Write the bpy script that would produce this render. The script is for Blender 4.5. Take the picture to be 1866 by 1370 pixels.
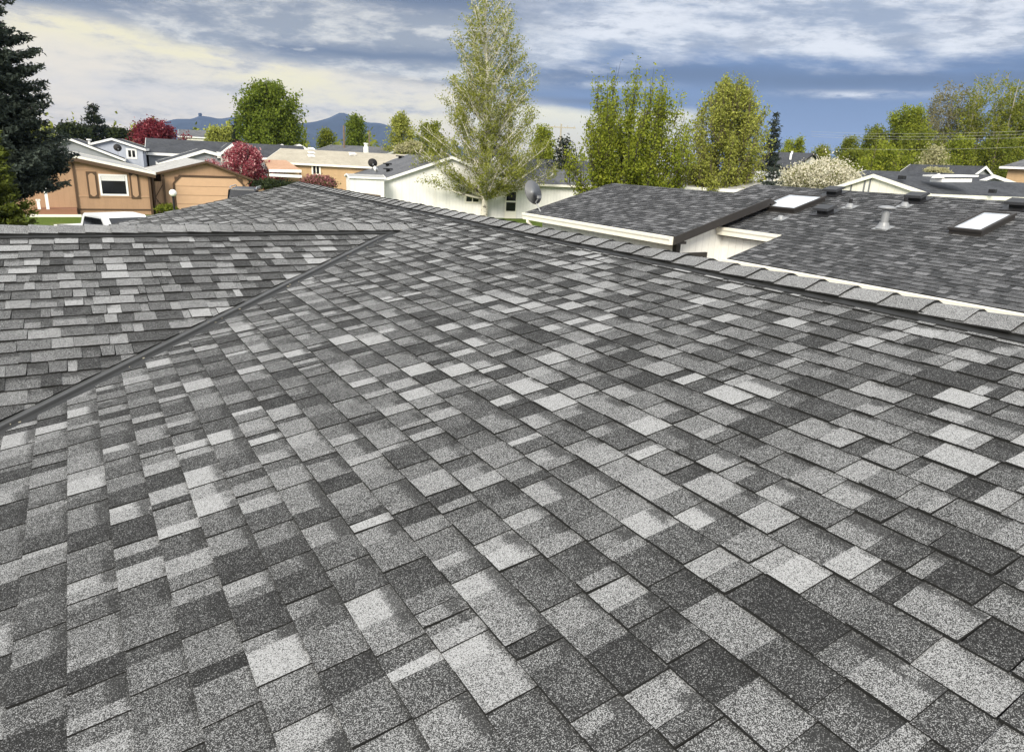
import bpy, math, random
import numpy as np
from mathutils import Vector, Matrix
R_ = math.radians
for o in list(bpy.data.objects): bpy.data.objects.remove(o)
SC = bpy.context.scene
COL = SC.collection

# ------------------------------------------------------------------ camera
CZ = 4.4                                   # eye height above the ground (m)
FPX, W0, H0 = 1257.66, 1866.0, 1370.0
RT = np.array([0.85305956, -0.51956503, 0.04838976])
DN = np.array([-0.11533438, -0.27817621, -0.95358061])
FW = np.array([0.50890802, 0.80788005, -0.29722458])
CAM = np.array([0, 0, CZ])
cam = bpy.data.objects.new('camera', bpy.data.cameras.new('camera')); COL.objects.link(cam)
cam.data.sensor_width = 36; cam.data.lens = 36 * FPX / W0
cam.data.clip_start = 0.05; cam.data.clip_end = 40000
cam.matrix_world = Matrix([[RT[0], -DN[0], -FW[0], 0], [RT[1], -DN[1], -FW[1], 0], [RT[2], -DN[2], -FW[2], CZ], [0, 0, 0, 1]])
SC.camera = cam

def ray(x, y): return RT * ((x - 933) / FPX) + DN * ((y - 685) / FPX) + FW
def atZ(x, y, z): r = ray(x, y); return CAM + r * ((z - CZ) / r[2])
def atY(x, y, Y): r = ray(x, y); return CAM + r * (Y / r[1])
def atC(x, y, c): return CAM + ray(x, y) * c            # c = distance along the view axis
def onplane(x, y, p, n): r = ray(x, y); return CAM + r * (np.dot(np.asarray(p) - CAM, n) / np.dot(r, n))

# ------------------------------------------------------------------ node helper
class V:
    def __init__(s, nt, k): s.nt, s.k = nt, k
    def __add__(a, b): return mth(a, 'ADD', a, b)
    __radd__ = __add__
    def __sub__(a, b): return mth(a, 'SUBTRACT', a, b)
    def __rsub__(a, b): return mth(a, 'SUBTRACT', b, a)
    def __mul__(a, b): return mth(a, 'MULTIPLY', a, b)
    __rmul__ = __mul__
    def __truediv__(a, b): return mth(a, 'DIVIDE', a, b)
def put(nt, sock, v):
    if isinstance(v, V): nt.links.new(v.k, sock)
    elif isinstance(v, bpy.types.NodeSocket): nt.links.new(v, sock)
    elif isinstance(v, (tuple, list)) and len(v) == 3 and sock.type == 'RGBA': sock.default_value = (*v, 1)
    else: sock.default_value = v
def mth(ref, op, *a, clamp=False):
    nt = ref.nt; n = nt.nodes.new('ShaderNodeMath'); n.operation = op; n.use_clamp = clamp
    for i, x in enumerate(a): put(nt, n.inputs[i], x)
    return V(nt, n.outputs[0])
def ss(x, a, b):                                        # smoothstep, a > b gives a falling edge
    if a > b: return 1 - ss(x, b, a)
    n = x.nt.nodes.new('ShaderNodeMapRange'); n.interpolation_type = 'SMOOTHSTEP'
    put(x.nt, n.inputs[0], x); n.inputs[1].default_value = a; n.inputs[2].default_value = b
    return V(x.nt, n.outputs[0])
def gauss(x, c, w): d = (x - c) * (1 / w); return mth(x, 'POWER', 2.718, 0 - d * d)
def mixc(nt, f, a, b):
    n = nt.nodes.new('ShaderNodeMix'); n.data_type = 'RGBA'; n.clamp_factor = True
    put(nt, n.inputs[0], f); put(nt, n.inputs[6], a); put(nt, n.inputs[7], b)
    return V(nt, n.outputs[2])
def vec(nt, x, y, z=0.0):
    n = nt.nodes.new('ShaderNodeCombineXYZ')
    for i, q in enumerate((x, y, z)): put(nt, n.inputs[i], q)
    return V(nt, n.outputs[0])
def noise(nt, v, scale=1.0, detail=4.0, rough=0.55, dist=0.0, lac=2.0):
    n = nt.nodes.new('ShaderNodeTexNoise'); put(nt, n.inputs['Vector'], v)
    n.inputs['Scale'].default_value = scale; n.inputs['Detail'].default_value = detail
    n.inputs['Roughness'].default_value = rough; n.inputs['Distortion'].default_value = dist; n.inputs['Lacunarity'].default_value = lac
    return V(nt, n.outputs[0])
def cells(nt, v, scale):
    n = nt.nodes.new('ShaderNodeTexVoronoi'); put(nt, n.inputs['Vector'], v); n.inputs['Scale'].default_value = scale
    s = nt.nodes.new('ShaderNodeSeparateColor'); nt.links.new(n.outputs['Color'], s.inputs[0])
    return V(nt, s.outputs[0])
def ocoord(nt, kind='Object'): return V(nt, nt.nodes.new('ShaderNodeTexCoord').outputs[kind])
def sep(nt, v):
    n = nt.nodes.new('ShaderNodeSeparateXYZ'); put(nt, n.inputs[0], v); return [V(nt, n.outputs[i]) for i in range(3)]
def attr(nt, name):
    n = nt.nodes.new('ShaderNodeAttribute'); n.attribute_name = name
    s = nt.nodes.new('ShaderNodeSeparateColor'); nt.links.new(n.outputs['Color'], s.inputs[0])
    return V(nt, n.outputs['Color']), V(nt, s.outputs[0]), V(nt, s.outputs[1]), V(nt, s.outputs[2]), V(nt, n.outputs['Alpha'])

# ------------------------------------------------------------------ sky, sun, exposure
SUN_AZ, SUN_EL = -132.0, 32.0                # degrees: azimuth clockwise from +Y, elevation
wd = bpy.data.worlds.new('World'); SC.world = wd; wd.use_nodes = True
nt = wd.node_tree; nt.nodes.clear()
out = nt.nodes.new('ShaderNodeOutputWorld'); bg = nt.nodes.new('ShaderNodeBackground'); nt.links.new(bg.outputs[0], out.inputs[0])
skyt = nt.nodes.new('ShaderNodeTexSky'); skyt.sky_type = 'NISHITA'; skyt.sun_disc = False
skyt.sun_elevation = R_(SUN_EL); skyt.sun_rotation = R_(SUN_AZ)
D = ocoord(nt, 'Generated'); dx, dy, dz = sep(nt, D)
az = mth(dx, 'ARCTAN2', dx, dy) * 57.2958
el = mth(dz, 'ARCSINE', dz) * 57.2958
BGS = 0.1
EXPO = 0.9
# slow wobble that tears straight edges
wob = noise(nt, vec(nt, az * 0.10, el * 0.35, 3.1), 1, 6, .55) - .5
fine = noise(nt, vec(nt, az * 0.20 + wob * .8, el * 0.72 + wob * .5, 7.7), 1, 10, .66)      # billows
soft = noise(nt, vec(nt, az * 0.07, el * 0.5, 4.4), 1, 6, .55)                             # long veils
wisp = noise(nt, vec(nt, az * 0.13 - el * .10, el * 0.55 + az * .05, 2.2), 1, 9, .62)
K = 2 ** -EXPO
def c_(r, g, b):                            # the radiance that shows as this sRGB colour at the scene's exposure
    f = lambda q: ((q / 255 + .055) / 1.055) ** 2.4
    return tuple(f(q) * K / BGS for q in (r, g, b))
yell, cream, pale, veilg = c_(255, 243, 198), c_(252, 238, 212), c_(228, 220, 208), c_(194, 190, 182)
slate, lead, puff = c_(102, 112, 134), c_(156, 160, 167), c_(226, 223, 216)
blue, deep, white, mid = c_(102, 127, 170), c_(80, 98, 134), c_(236, 237, 241), c_(158, 168, 186)
e1 = el + wob * 2.2
side = ss(az + wob * 8, 26, 38)
# low western half: cream haze, yellow openings, grey veils
low = mixc(nt, ss(fine + soft * .5, .58, .92), cream, mixc(nt, ss(fine, .5, .7), pale, veilg))
yl = mth(gauss(e1 + az * .09, 7.0, .75) * ss(az, 24, 12) + gauss(e1, 3.3, 1.0) * ss(az, 8, 20) + gauss(e1, 5.2, .5) * gauss(az, 9, 5) * .8, 'MINIMUM', 1.0) if False else gauss(e1 + az * .10, 6.9, .9) * ss(az, 22, 10) * 1.3 + gauss(e1, 4.6, .7) * gauss(az, 13, 5) * .9 + gauss(e1, 3.2, 1.1) * ss(az, 8, 20)
low = mixc(nt, yl * ss(fine + soft * .4, .86, .60), low, yell)
# the banks over it
lim = 7.4 - az * .095
dark = gauss(e1, 10.9, 1.15) * ss(az, 4, 14) + gauss(e1, 7.3 - az * .008, .62) * ss(az, 9, 15) + gauss(e1, 5.2, .34) * ss(az, 14, 19) + gauss(e1, 8.4, .7) * ss(az, 14, 4) * .6
dark = mth(dark, 'MINIMUM', dark, 1.0) * ss(fine, .26, .44)
bank = mixc(nt, ss(fine + soft * .3, .50, .70), puff, lead)
bank = mixc(nt, dark, bank, slate)
sky = mixc(nt, ss(e1 - lim, -.5, .7), low, bank)
# eastern half: rain blue below, a dark belt, torn white above
e2 = el + wob * 1.7
east = mixc(nt, ss(e2, 1.0, 5.2), c_(116, 143, 184), blue)
east = mixc(nt, (gauss(e2, 6.6, .95) + gauss(e2, 4.6, .35) * ss(az, 48, 40)) * ss(soft, .34, .5), east, deep)
lift = gauss(az, 33, 8) * 1.0 + ss(az, 50, 62) * .3
upm = ss(e2 + lift + wisp * 3.2 - 1.6, 7.3, 8.9)
east = mixc(nt, upm, east, mixc(nt, ss(wisp + fine * .35, .50, .74), mid, white))
east = mixc(nt, upm * ss(fine, .46, .64) * .7, east, mixc(nt, soft, slate, mid))
streak = gauss(el + wob * .5, 5.6, .24) * gauss(az, 56, 4.0) * ss(fine, .32, .52)
streak = streak + gauss(el + wob * .7, 5.9, .22) * gauss(az, 38, 4) * .6 * ss(fine, .36, .55)
east = mixc(nt, streak * .85, east, white)
sky = mixc(nt, side, sky, east)
gapm = ss(az + wob * 3, 48, 43) * ss(az, 27, 31) * ss(el + wob * 1.8 + gauss(az, 39, 3) * .2, 4.3, 3.7)
sky = mixc(nt, gapm, sky, mixc(nt, ss(el, 1, 4.4), c_(240, 230, 200), c_(254, 246, 212)))
# overhead and behind: even broken overcast, the sky model showing through
over = mixc(nt, ss(fine, .3, .7), (6.4, 6.7, 7.2), (10.2, 10.3, 10.4))
sky = mixc(nt, ss(el, 13, 22), sky, over)
behind = ss(mth(az, 'ABSOLUTE', az - 30), 60, 90)
sky = mixc(nt, behind, sky, over)
sky = mixc(nt, .10, sky, V(nt, skyt.outputs[0]))
put(nt, bg.inputs[0], sky); bg.inputs[1].default_value = BGS
sun = bpy.data.objects.new('sun', bpy.data.lights.new('sun', 'SUN')); COL.objects.link(sun)
sun.data.energy = 2.5; sun.data.angle = R_(24); sun.data.color = (1, .93, .80)
sd = Vector((math.sin(R_(SUN_AZ)) * math.cos(R_(SUN_EL)), math.cos(R_(SUN_AZ)) * math.cos(R_(SUN_EL)), math.sin(R_(SUN_EL))))
sun.rotation_euler = sd.to_track_quat('Z', 'Y').to_euler()
SC.view_settings.view_transform = 'Standard'; SC.view_settings.look = 'None'
SC.view_settings.exposure = EXPO; SC.view_settings.gamma = 1.0

# ------------------------------------------------------------------ materials
MATS = {}
def mat(name, col=(.5, .5, .5), rough=.75, metal=0.0, var=.12, vscale=3.0, bump=0.0, fn=None, spec=.3):
    if name in MATS: return MATS[name]
    m = bpy.data.materials.new(name); m.use_nodes = True; n = m.node_tree
    b = n.nodes['Principled BSDF']; b.inputs['Roughness'].default_value = rough; b.inputs['Metallic'].default_value = metal
    b.inputs['Specular IOR Level'].default_value = spec
    if fn: put(n, b.inputs['Base Color'], fn(n, b))
    else:
        p = ocoord(n); f = noise(n, p, vscale, 6, .6)
        f2 = noise(n, p, vscale * 9, 3, .6)
        k = (f * .65 + f2 * .35 - .5) * (2.6 * var) + 1
        mul = n.nodes.new('ShaderNodeVectorMath'); mul.operation = 'SCALE'
        mul.inputs[0].default_value = col; put(n, mul.inputs['Scale'], k); put(n, b.inputs['Base Color'], mul.outputs[0])
        if bump:
            bp = n.nodes.new('ShaderNodeBump'); bp.inputs['Strength'].default_value = bump; bp.inputs['Distance'].default_value = .02
            put(n, bp.inputs['Height'], f2); n.links.new(bp.outputs[0], b.inputs['Normal'])
    MATS[name] = m; return m

def shingle_mat(name, dark, light, grain=560.0, contrast=1.0, bands=1.0):
    def fn(n, b):
        _, tone, v, band, seed = attr(n, 'pc')
        p = ocoord(n)
        g1 = cells(n, p, grain); g2 = noise(n, p, grain * .30, 3, .7); g3 = noise(n, p, 9, 4, .6)
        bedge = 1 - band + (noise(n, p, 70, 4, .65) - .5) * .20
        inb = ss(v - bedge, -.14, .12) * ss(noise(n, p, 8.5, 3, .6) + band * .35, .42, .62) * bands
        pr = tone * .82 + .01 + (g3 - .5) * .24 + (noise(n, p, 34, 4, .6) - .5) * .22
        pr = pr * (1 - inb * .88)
        q = g1 + (g2 - .5) * .95 - (1 - pr)
        k = ss(q, -.23, .23)
        fl = mth(q, 'MAXIMUM', 0.0, tone * .30 * (1 - inb))
        return mixc(n, k * .88 + tone * .12, dark, light)
    return mat(name, rough=.93, fn=fn, spec=.12)
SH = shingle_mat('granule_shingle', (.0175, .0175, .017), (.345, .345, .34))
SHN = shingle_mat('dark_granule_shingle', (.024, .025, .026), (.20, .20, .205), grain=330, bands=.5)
EDGE = mat('asphalt_edge', (.012, .012, .011), .95, var=.3)
CAPM = shingle_mat('ridge_cap_shingle', (.03, .03, .03), (.36, .36, .355))
VENTM = mat('ridge_vent_plastic', (.014, .014, .013), .6)
def flash_fn(n, b):
    p = ocoord(n); f = noise(n, p, 6, 6, .65); g = noise(n, p, 60, 3, .6)
    return mixc(n, f * .6 + g * .4, (.030, .030, .029), (.075, .075, .073))
FLASH = mat('valley_metal', rough=.5, fn=flash_fn, spec=.35)
FLASH_SHADE = mat('shaded_valley_metal', (.020, .020, .019), .6, var=.35, vscale=9)  # darker copy of the metal: shade on the main-slope half put into colour

def roof_fn(a, b_, sx=3.2, sy=7.0):
    def fn(n, b):
        p = ocoord(n); x, y, z = sep(n, p)
        q = noise(n, vec(n, x * sx + y * sx, z * 30, x * 2 - y * 2), 1, 4, .7)
        w = noise(n, p, .7, 4, .6)
        return mixc(n, ss(q * .7 + w * .3, .34, .66), a, b_)
    return fn
ROOF_DK = mat('dark_roof', rough=.9, fn=roof_fn((.030, .032, .036), (.075, .078, .085)), spec=.15)
ROOF_GR = mat('grey_roof', rough=.9, fn=roof_fn((.065, .067, .072), (.15, .152, .158)), spec=.15)
ROOF_LT = mat('light_roof', rough=.85, fn=roof_fn((.27, .265, .25), (.42, .41, .385)), spec=.2)
ROOF_BE = mat('beige_roof', rough=.85, fn=roof_fn((.30, .27, .21), (.42, .38, .30)), spec=.2)
ROOF_OR = mat('orange_roof', rough=.85, fn=roof_fn((.36, .21, .125), (.46, .29, .19)), spec=.2)
def siding_fn(col, dark, pitch=.2, axis='xy', amt=.55):
    def fn(n, b):
        p = ocoord(n); x, y, z = sep(n, p)
        u = z if axis == 'z' else x + y * 1.0003
        fr = mth(u, 'FRACT', u * (1 / pitch))
        g = ss(mth(u, 'ABSOLUTE', fr - .5), .44, .485) * amt
        w = noise(n, vec(n, x * 1.2, y * 1.2, z * .35), 1, 5, .6); w2 = noise(n, p, 14, 4, .6)
        bp = n.nodes.new('ShaderNodeBump'); bp.inputs['Strength'].default_value = .6; bp.inputs['Distance'].default_value = .012
        put(n, bp.inputs['Height'], 1 - g); n.links.new(bp.outputs[0], b.inputs['Normal'])
        c = mixc(n, ss(w * .75 + w2 * .25, .35, .70), col, tuple(q * .84 for q in col))
        return mixc(n, g, c, dark)
    return fn
WHITE_SID = mat('white_siding', rough=.65, fn=siding_fn((.84, .83, .79), (.50, .49, .46), .2, amt=.45))
CREAM_SID = mat('cream_siding', rough=.7, fn=siding_fn((.78, .75, .66), (.5, .47, .38), .4, amt=.4))
TAN_SID = mat('tan_siding', rough=.75, fn=siding_fn((.41, .258, .155), (.27, .165, .095), .3, amt=.3))
GOLD_SID = mat('gold_siding', rough=.75, fn=siding_fn((.49, .335, .185), (.36, .24, .13), .25, 'z', amt=.4))
BLUE_SID = mat('bluegrey_siding', rough=.7, fn=siding_fn((.42, .45, .52), (.30, .32, .38), .2, 'z', amt=.4))
GREY_SID = mat('grey_siding', rough=.7, fn=siding_fn((.30, .31, .33), (.2, .2, .22), .2, 'z', amt=.4))
PEACH = mat('peach_door', (.57, .37, .225), .6, var=.1)
TANP = mat('tan_panel', (.40, .255, .155), .65, var=.08)
BROWN = mat('brown_trim', (.085, .052, .030), .7, var=.15)
DKTRIM = mat('dark_trim', (.030, .027, .025), .65, var=.15)
WHITE = mat('white_paint', (.80, .79, .76), .5, var=.05)
CREAMP = mat('cream_paint', (.81, .78, .68), .5, var=.06)
WHCAR = mat('white_car_paint', (.82, .82, .80), .25, var=.02, spec=.5)
DKCAR = mat('dark_car_paint', (.018, .02, .024), .25, var=.05, spec=.5)
SILV = mat('silver_metal', (.45, .45, .45), .35, metal=.8, var=.08)
GLASS = mat('dark_glass', (.012, .013, .015), .08, var=.05, spec=.6)
SKYGL = mat('skylight_glazing', (.50, .53, .57), .18, var=.16, vscale=1.6, spec=.5)
RUBBER = mat('rubber', (.02, .02, .02), .8)
GREYM = mat('grey_metal', (.20, .205, .21), .45, metal=.3, var=.1)
LTGREY = mat('galvanised_metal', (.26, .265, .27), .5, metal=.3, var=.12)
BLACK = mat('black_paint', (.015, .015, .016), .5)
LIGHTG = mat('globe_glass', (.85, .84, .80), .3, var=.03)
WOOD = mat('weathered_wood', (.16, .12, .085), .85, var=.3)
WIRE = mat('wire', (.42, .42, .38), .6)
CONC = mat('concrete', (.36, .35, .33), .85, var=.18)
RED = mat('tail_lamp', (.35, .02, .015), .3)
ORANGE = mat('brick_red_paint', (.25, .125, .075), .8, var=.15)
def grass_fn(n, b):
    p = ocoord(n); f = noise(n, p, .35, 5, .6); g = noise(n, p, 9, 6, .75)
    c = mixc(n, ss(g, .3, .7), (.035, .062, .010), (.115, .155, .022))
    return mixc(n, ss(f, .55, .75) * .5, c, (.16, .15, .05))
GRASS = mat('grass', rough=.95, fn=grass_fn, spec=.1)
ASPH = mat('asphalt', (.055, .055, .056), .9, var=.25, vscale=2)
def bark_fn(a, b_, sc=6.0, th=(.45, .6)):
    def fn(n, b):
        p = ocoord(n); x, y, z = sep(n, p)
        return mixc(n, ss(noise(n, vec(n, x, y, z * 2.5), sc, 5, .65), *th), a, b_)
    return fn
BIRCHB = mat('birch_bark', rough=.8, fn=bark_fn((.62, .59, .50), (.10, .085, .07), 2.2, (.52, .62)))
TWIG = mat('pale_twig', (.34, .31, .25), .85)
BARK = mat('grey_brown_bark', rough=.9, fn=bark_fn((.085, .065, .048), (.16, .13, .10)))
DKBARK = mat('dark_bark', (.035, .028, .022), .9, var=.2)
def leaf_mat(name, cols, trans=.35):
    def fn(n, b):
        _, r, g, bl, al = attr(n, 'pc')
        c = mixc(n, r, cols[0], cols[1])
        if len(cols) > 2: c = mixc(n, mth(g, 'GREATER_THAN', g, cols[3] if len(cols) > 3 else .8), c, cols[2])
        return c
    m = mat(name, rough=.7, fn=fn, spec=.15)
    if trans and not m.get('tr'):
        n = m.node_tree; b = n.nodes['Principled BSDF']; o = [q for q in n.nodes if q.type == 'OUTPUT_MATERIAL'][0]
        t = n.nodes.new('ShaderNodeBsdfTranslucent'); mx = n.nodes.new('ShaderNodeMixShader'); mx.inputs[0].default_value = trans
        n.links.new(b.inputs['Base Color'].links[0].from_socket, t.inputs[0])
        n.links.new(b.outputs[0], mx.inputs[1]); n.links.new(t.outputs[0], mx.inputs[2]); n.links.new(mx.outputs[0], o.inputs[0]); m['tr'] = 1
    return m

# ------------------------------------------------------------------ mesh + object helpers
def setp(o, label=None, cat=None, group=None, kind=None):
    if label: o['label'] = label
    if cat: o['category'] = cat
    if group: o['group'] = group
    if kind: o['kind'] = kind
    return o
def thing(name, label, cat, loc=(0, 0, 0), group=None):
    o = bpy.data.objects.new(name, None); COL.objects.link(o); o.location = [float(q) for q in loc]
    return setp(o, label, cat, group)
class MB:
    def __init__(s): s.v, s.f, s.m, s.c = [], [], [], []
    def face(s, pts, m=0, cols=None):
        i = len(s.v); s.v += [tuple(float(q) for q in p) for p in pts]; s.f.append(tuple(range(i, i + len(pts)))); s.m.append(m); s.c.append(cols)
    def prism(s, poly, d, m=0):
        poly = [np.asarray(p, float) for p in poly]; d = np.asarray(d, float); i = len(s.v); k = len(poly)
        s.v += [tuple(p) for p in poly] + [tuple(p + d) for p in poly]
        s.f.append(tuple(range(i, i + k))); s.f.append(tuple(range(i + 2 * k - 1, i + k - 1, -1)))
        for a in range(k):
            b = (a + 1) % k; s.f.append((i + b, i + a, i + k + a, i + k + b))
        s.m += [m] * (k + 2); s.c += [None] * (k + 2); return s
    def bar(s, a, b, w, h, m=0, up=(0, 0, 1)):          # a rectangular bar from a to b, w across, h along up
        a, b = np.asarray(a, float), np.asarray(b, float); d = b - a; d = d / np.linalg.norm(d)
        x = np.cross(d, up); x = x / np.linalg.norm(x); z = np.cross(x, d)
        return s.prism([a - x * w / 2 - z * h / 2, a + x * w / 2 - z * h / 2, a + x * w / 2 + z * h / 2, a - x * w / 2 + z * h / 2], b - a, m)
    def box(s, lo, hi, m=0):
        lo, hi = np.asarray(lo, float), np.asarray(hi, float)
        return s.prism([(lo[0], lo[1], lo[2]), (hi[0], lo[1], lo[2]), (hi[0], hi[1], lo[2]), (lo[0], hi[1], lo[2])], (0, 0, hi[2] - lo[2]), m)
    def tube(s, path, rad, k=8, m=0, cap=True):
        path = [np.asarray(p, float) for p in path]; n = len(path)
        if np.isscalar(rad): rad = [rad] * n
        i0 = len(s.v); x = None
        for i, p in enumerate(path):
            d = path[min(i + 1, n - 1)] - path[max(i - 1, 0)]; d = d / (np.linalg.norm(d) + 1e-9)
            if x is None:
                x = np.cross(d, (0, 0, 1)); x = x if np.linalg.norm(x) > .05 else np.array([1., 0, 0])
            x = x - d * np.dot(x, d); x = x / np.linalg.norm(x); y = np.cross(d, x)
            for j in range(k):
                a = 2 * math.pi * j / k; s.v.append(tuple(p + rad[i] * (x * math.cos(a) + y * math.sin(a))))
        for i in range(n - 1):
            for j in range(k):
                a, b = i0 + i * k + j, i0 + i * k + (j + 1) % k
                s.f.append((a, b, b + k, a + k)); s.m.append(m); s.c.append(None)
        if cap:
            s.f.append(tuple(range(i0 + k - 1, i0 - 1, -1))); s.f.append(tuple(range(i0 + (n - 1) * k, i0 + n * k))); s.m += [m, m]; s.c += [None, None]
        return s
    def lathe(s, c, prof, k=16, m=0, axis=(0, 0, 1)):
        ax = np.asarray(axis, float); ax = ax / np.linalg.norm(ax)
        return s.tube([np.asarray(c, float) + ax * h for r, h in prof], [max(r, 1e-4) for r, h in prof], k, m)
    def build(s, name, mats, parent=None, smooth=False):
        me = bpy.data.meshes.new(name)
        me.from_pydata(s.v, [], s.f)
        mats = mats if isinstance(mats, (list, tuple)) else [mats]
        for q in mats: me.materials.append(q)
        if len(mats) > 1: me.polygons.foreach_set('material_index', s.m)
        if any(c is not None for c in s.c):
            la = me.color_attributes.new('pc', 'FLOAT_COLOR', 'CORNER'); arr = []
            for f, c in zip(s.f, s.c):
                arr += [x for q in (c if c is not None else [(.3, .5, 0, 0)] * len(f)) for x in q]
            la.data.foreach_set('color', arr)
        if smooth: me.polygons.foreach_set('use_smooth', [True] * len(s.f))
        o = bpy.data.objects.new(name, me); COL.objects.link(o)
        if parent:
            o.parent = parent
            o.location = [-q for q in parent.location] if parent.type == 'EMPTY' else (0, 0, 0)
        return o
# parts are modelled in world coordinates: a part of an Empty is shifted back by the Empty's location,
# a sub-part (child of such a part) needs no further shift.

# ------------------------------------------------------------------ ground
b = MB(); n_ = 24
xs = [-2990, -1490, -500, -120, -40, 0, 40, 120, 500, 2000, 5190]
for i in range(len(xs) - 1):
    for j in range(1, len(xs) - 1): b.face([(xs[i], xs[j], 0), (xs[i + 1], xs[j], 0), (xs[i + 1], xs[j + 1], 0), (xs[i], xs[j + 1], 0)])
setp(b.build('ground', GRASS), kind='structure')
b = MB(); b.prism([(-60, 22, .004), (8.2, 22, .004), (8.2, 34, .004), (-60, 34, .004)], (0, 0, .02))
setp(b.build('road', ASPH), kind='structure')
b = MB(); b.prism([(8.6, -8, .004), (11.2, -8, .004), (11.2, 22, .004), (8.6, 22, .004)], (0, 0, .03)); setp(b.build('path', CONC), kind='structure')  # unseen strip, added to keep green grass bounce off the neighbour's wall

# ------------------------------------------------------------------ shingled roof planes
def clip(poly, hp):
    out = []
    for i in range(len(poly)):
        p, q = poly[i], poly[(i + 1) % len(poly)]
        dp = hp[0] * p[0] + hp[1] * p[1] + hp[2]; dq = hp[0] * q[0] + hp[1] * q[1] + hp[2]
        if dp >= 0: out.append(p)
        if dp * dq < 0:
            t = dp / (dp - dq); out.append((p[0] + (q[0] - p[0]) * t, p[1] + (q[1] - p[1]) * t))
    return out
def shingles(mb, O, A, U, N, amin, amax, u0, u1, regions, seed, expo=.1429, wmin=.045, wmax=.182, thick=.0064, lift=.0046, tones=None, slot=.0007):
    rg = random.Random(seed); O, A, U, N = [np.asarray(q, float) for q in (O, A, U, N)]
    n = int(round((u1 - u0) / expo)); tones = tones or ([.08, .19, .32, .46, .63, .86], [.16, .20, .21, .19, .14, .10])
    for i in range(n + 1):
        ub = u0 + i * expo; a = amin - rg.random() * .3; up = rg.random() < .5; last = .3
        ro = rg.uniform(-.0018, .0018)
        while a < amax:
            w = rg.uniform(wmin, wmax) * (1.0 if up else .9)
            if rg.random() < .05: w *= 1.35
            t = rg.choices(*tones)[0]
            while abs(t - last) < .12 and rg.random() < .8: t = rg.choices(*tones)[0]
            if not up and t > .8 and rg.random() < .55: t = .3
            last = t; t = min(1, max(.02, t + rg.uniform(-.05, .05)))
            band = rg.uniform(.10, .40) if rg.random() < (.35 if up else .75) else 0.05
            hb = thick + (lift if up else 0) + rg.uniform(0, .0012); ht = (.0036 if up else .0004)
            fl = rg.uniform(-.006, .006) if up else 0
            j0, j1 = ro + rg.uniform(-.0008, .0008), ro + rg.uniform(-.0008, .0008)
            g_ = slot; base = [(a + fl + g_, ub + j0), (a + w - fl - g_, ub + j1), (a + w - g_, ub + expo * 1.12), (a + g_, ub + expo * 1.12)]
            sd_ = rg.random()
            for reg in regions:
                poly = base
                for hp in reg:
                    poly = clip(poly, hp)
                    if len(poly) < 3: break
                if len(poly) < 3: continue
                top, low, cols = [], [], []
                for (pa, pu) in poly:
                    v = (pu - ub) / expo; h = hb * (1 - v) + ht * v
                    q = O + A * pa + U * pu; top.append(q + N * h); low.append(q - N * .004); cols.append((t, v, band, sd_))
                mb.face(top, 0, cols)
                for k in range(len(poly)):
                    k2 = (k + 1) % len(poly)
                    if poly[k][1] > ub + expo * .999 and poly[k2][1] > ub + expo * .999: continue
                    mb.face([top[k2], top[k], low[k], low[k2]], 1)
            a += w; up = not up if rg.random() < .88 else up

# ------------------------------------------------------------------ the house underfoot
SL = R_(11.3149); TS = math.tan(SL); HP = 1.342
def zmain(X): return CZ + (-HP / math.cos(SL)) + TS * X           # the main slope
XR = 3.70; YG0, YG1 = -3.2, 13.4; XE = -1.05                       # ridge line, gable ends, eave
VA = atY(722, 422, 7.09); VA[2] = zmain(VA[0])                     # top of the valley
VB = np.array([-0.48, 4.19, zmain(-0.48)])                         # low on the valley
kv = (VA[1] - VB[1]) / (VA[0] - VB[0]); TC = TS / kv; SC2 = math.atan(TC)
def yval(X): return VB[1] + kv * (X - VB[0])
YR2 = yval(3.02); ZR2 = zmain(3.02)                                # the cross gable's ridge meets the slope at X = 3.02
def zcross(Y): return ZR2 + TC * (Y - YR2) if Y < YR2 else ZR2 - TC * (Y - YR2)
XL = -4.2                                                          # far end of the cross gable
house = thing('shingled_house', 'large roof of mottled grey shingles filling the foreground, with side gable and valley', 'house', (1, 5, 0))
U1 = np.array([math.cos(SL), 0, math.sin(SL)]); N1 = np.array([-math.sin(SL), 0, math.cos(SL)]); A1 = np.array([0, 1., 0])
cs = math.cos(SL)
b = MB()
O1 = np.array([0, 0, zmain(0)])
# valley half-planes in (a = Y, u = X / cos) coordinates, 7.5 cm clear of the valley line
gap = .070
y0_ = VB[1] - kv * VB[0]
near_v = (-1, kv * cs, y0_ - gap * 1.3)                            # Y < valley - gap
far0 = 2 * YR2 - y0_
far_v = (1, kv * cs, -far0 - gap * 1.3)                            # Y > mirrored valley + gap
u_top = XR / cs
rake = (-1, .36 * cs, 12.75)                                       # the gable edge beyond, slightly out of square
sideN, sideF = (-1, 0, YR2), (1, 0, -YR2)
capu = (0, -1, u_top - .075)
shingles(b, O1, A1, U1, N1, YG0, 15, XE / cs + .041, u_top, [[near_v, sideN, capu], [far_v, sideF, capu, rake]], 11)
main = b.build('roof_slope', [SH, EDGE], house)
b = MB()                                                           # decking below, the far slope, and the gable ends
XW = XR * 2 - XE
yr = lambda X: 12.70 + .36 * X
b.prism([(XE, YG0, zmain(XE) - .03), (XR, YG0, zmain(XR) - .03), (XR, yr(XR), zmain(XR) - .03), (XE, yr(XE), zmain(XE) - .03)], (0, 0, -.10))
b.build('roof_deck', EDGE, house)
b = MB()
b.prism([(XR, YG0, zmain(XR)), (XW, YG0, zmain(XE)), (XW, yr(XR), zmain(XE)), (XR, yr(XR), zmain(XR))], (0, 0, -.10))
b.build('back_slope', SHN, house)
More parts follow.
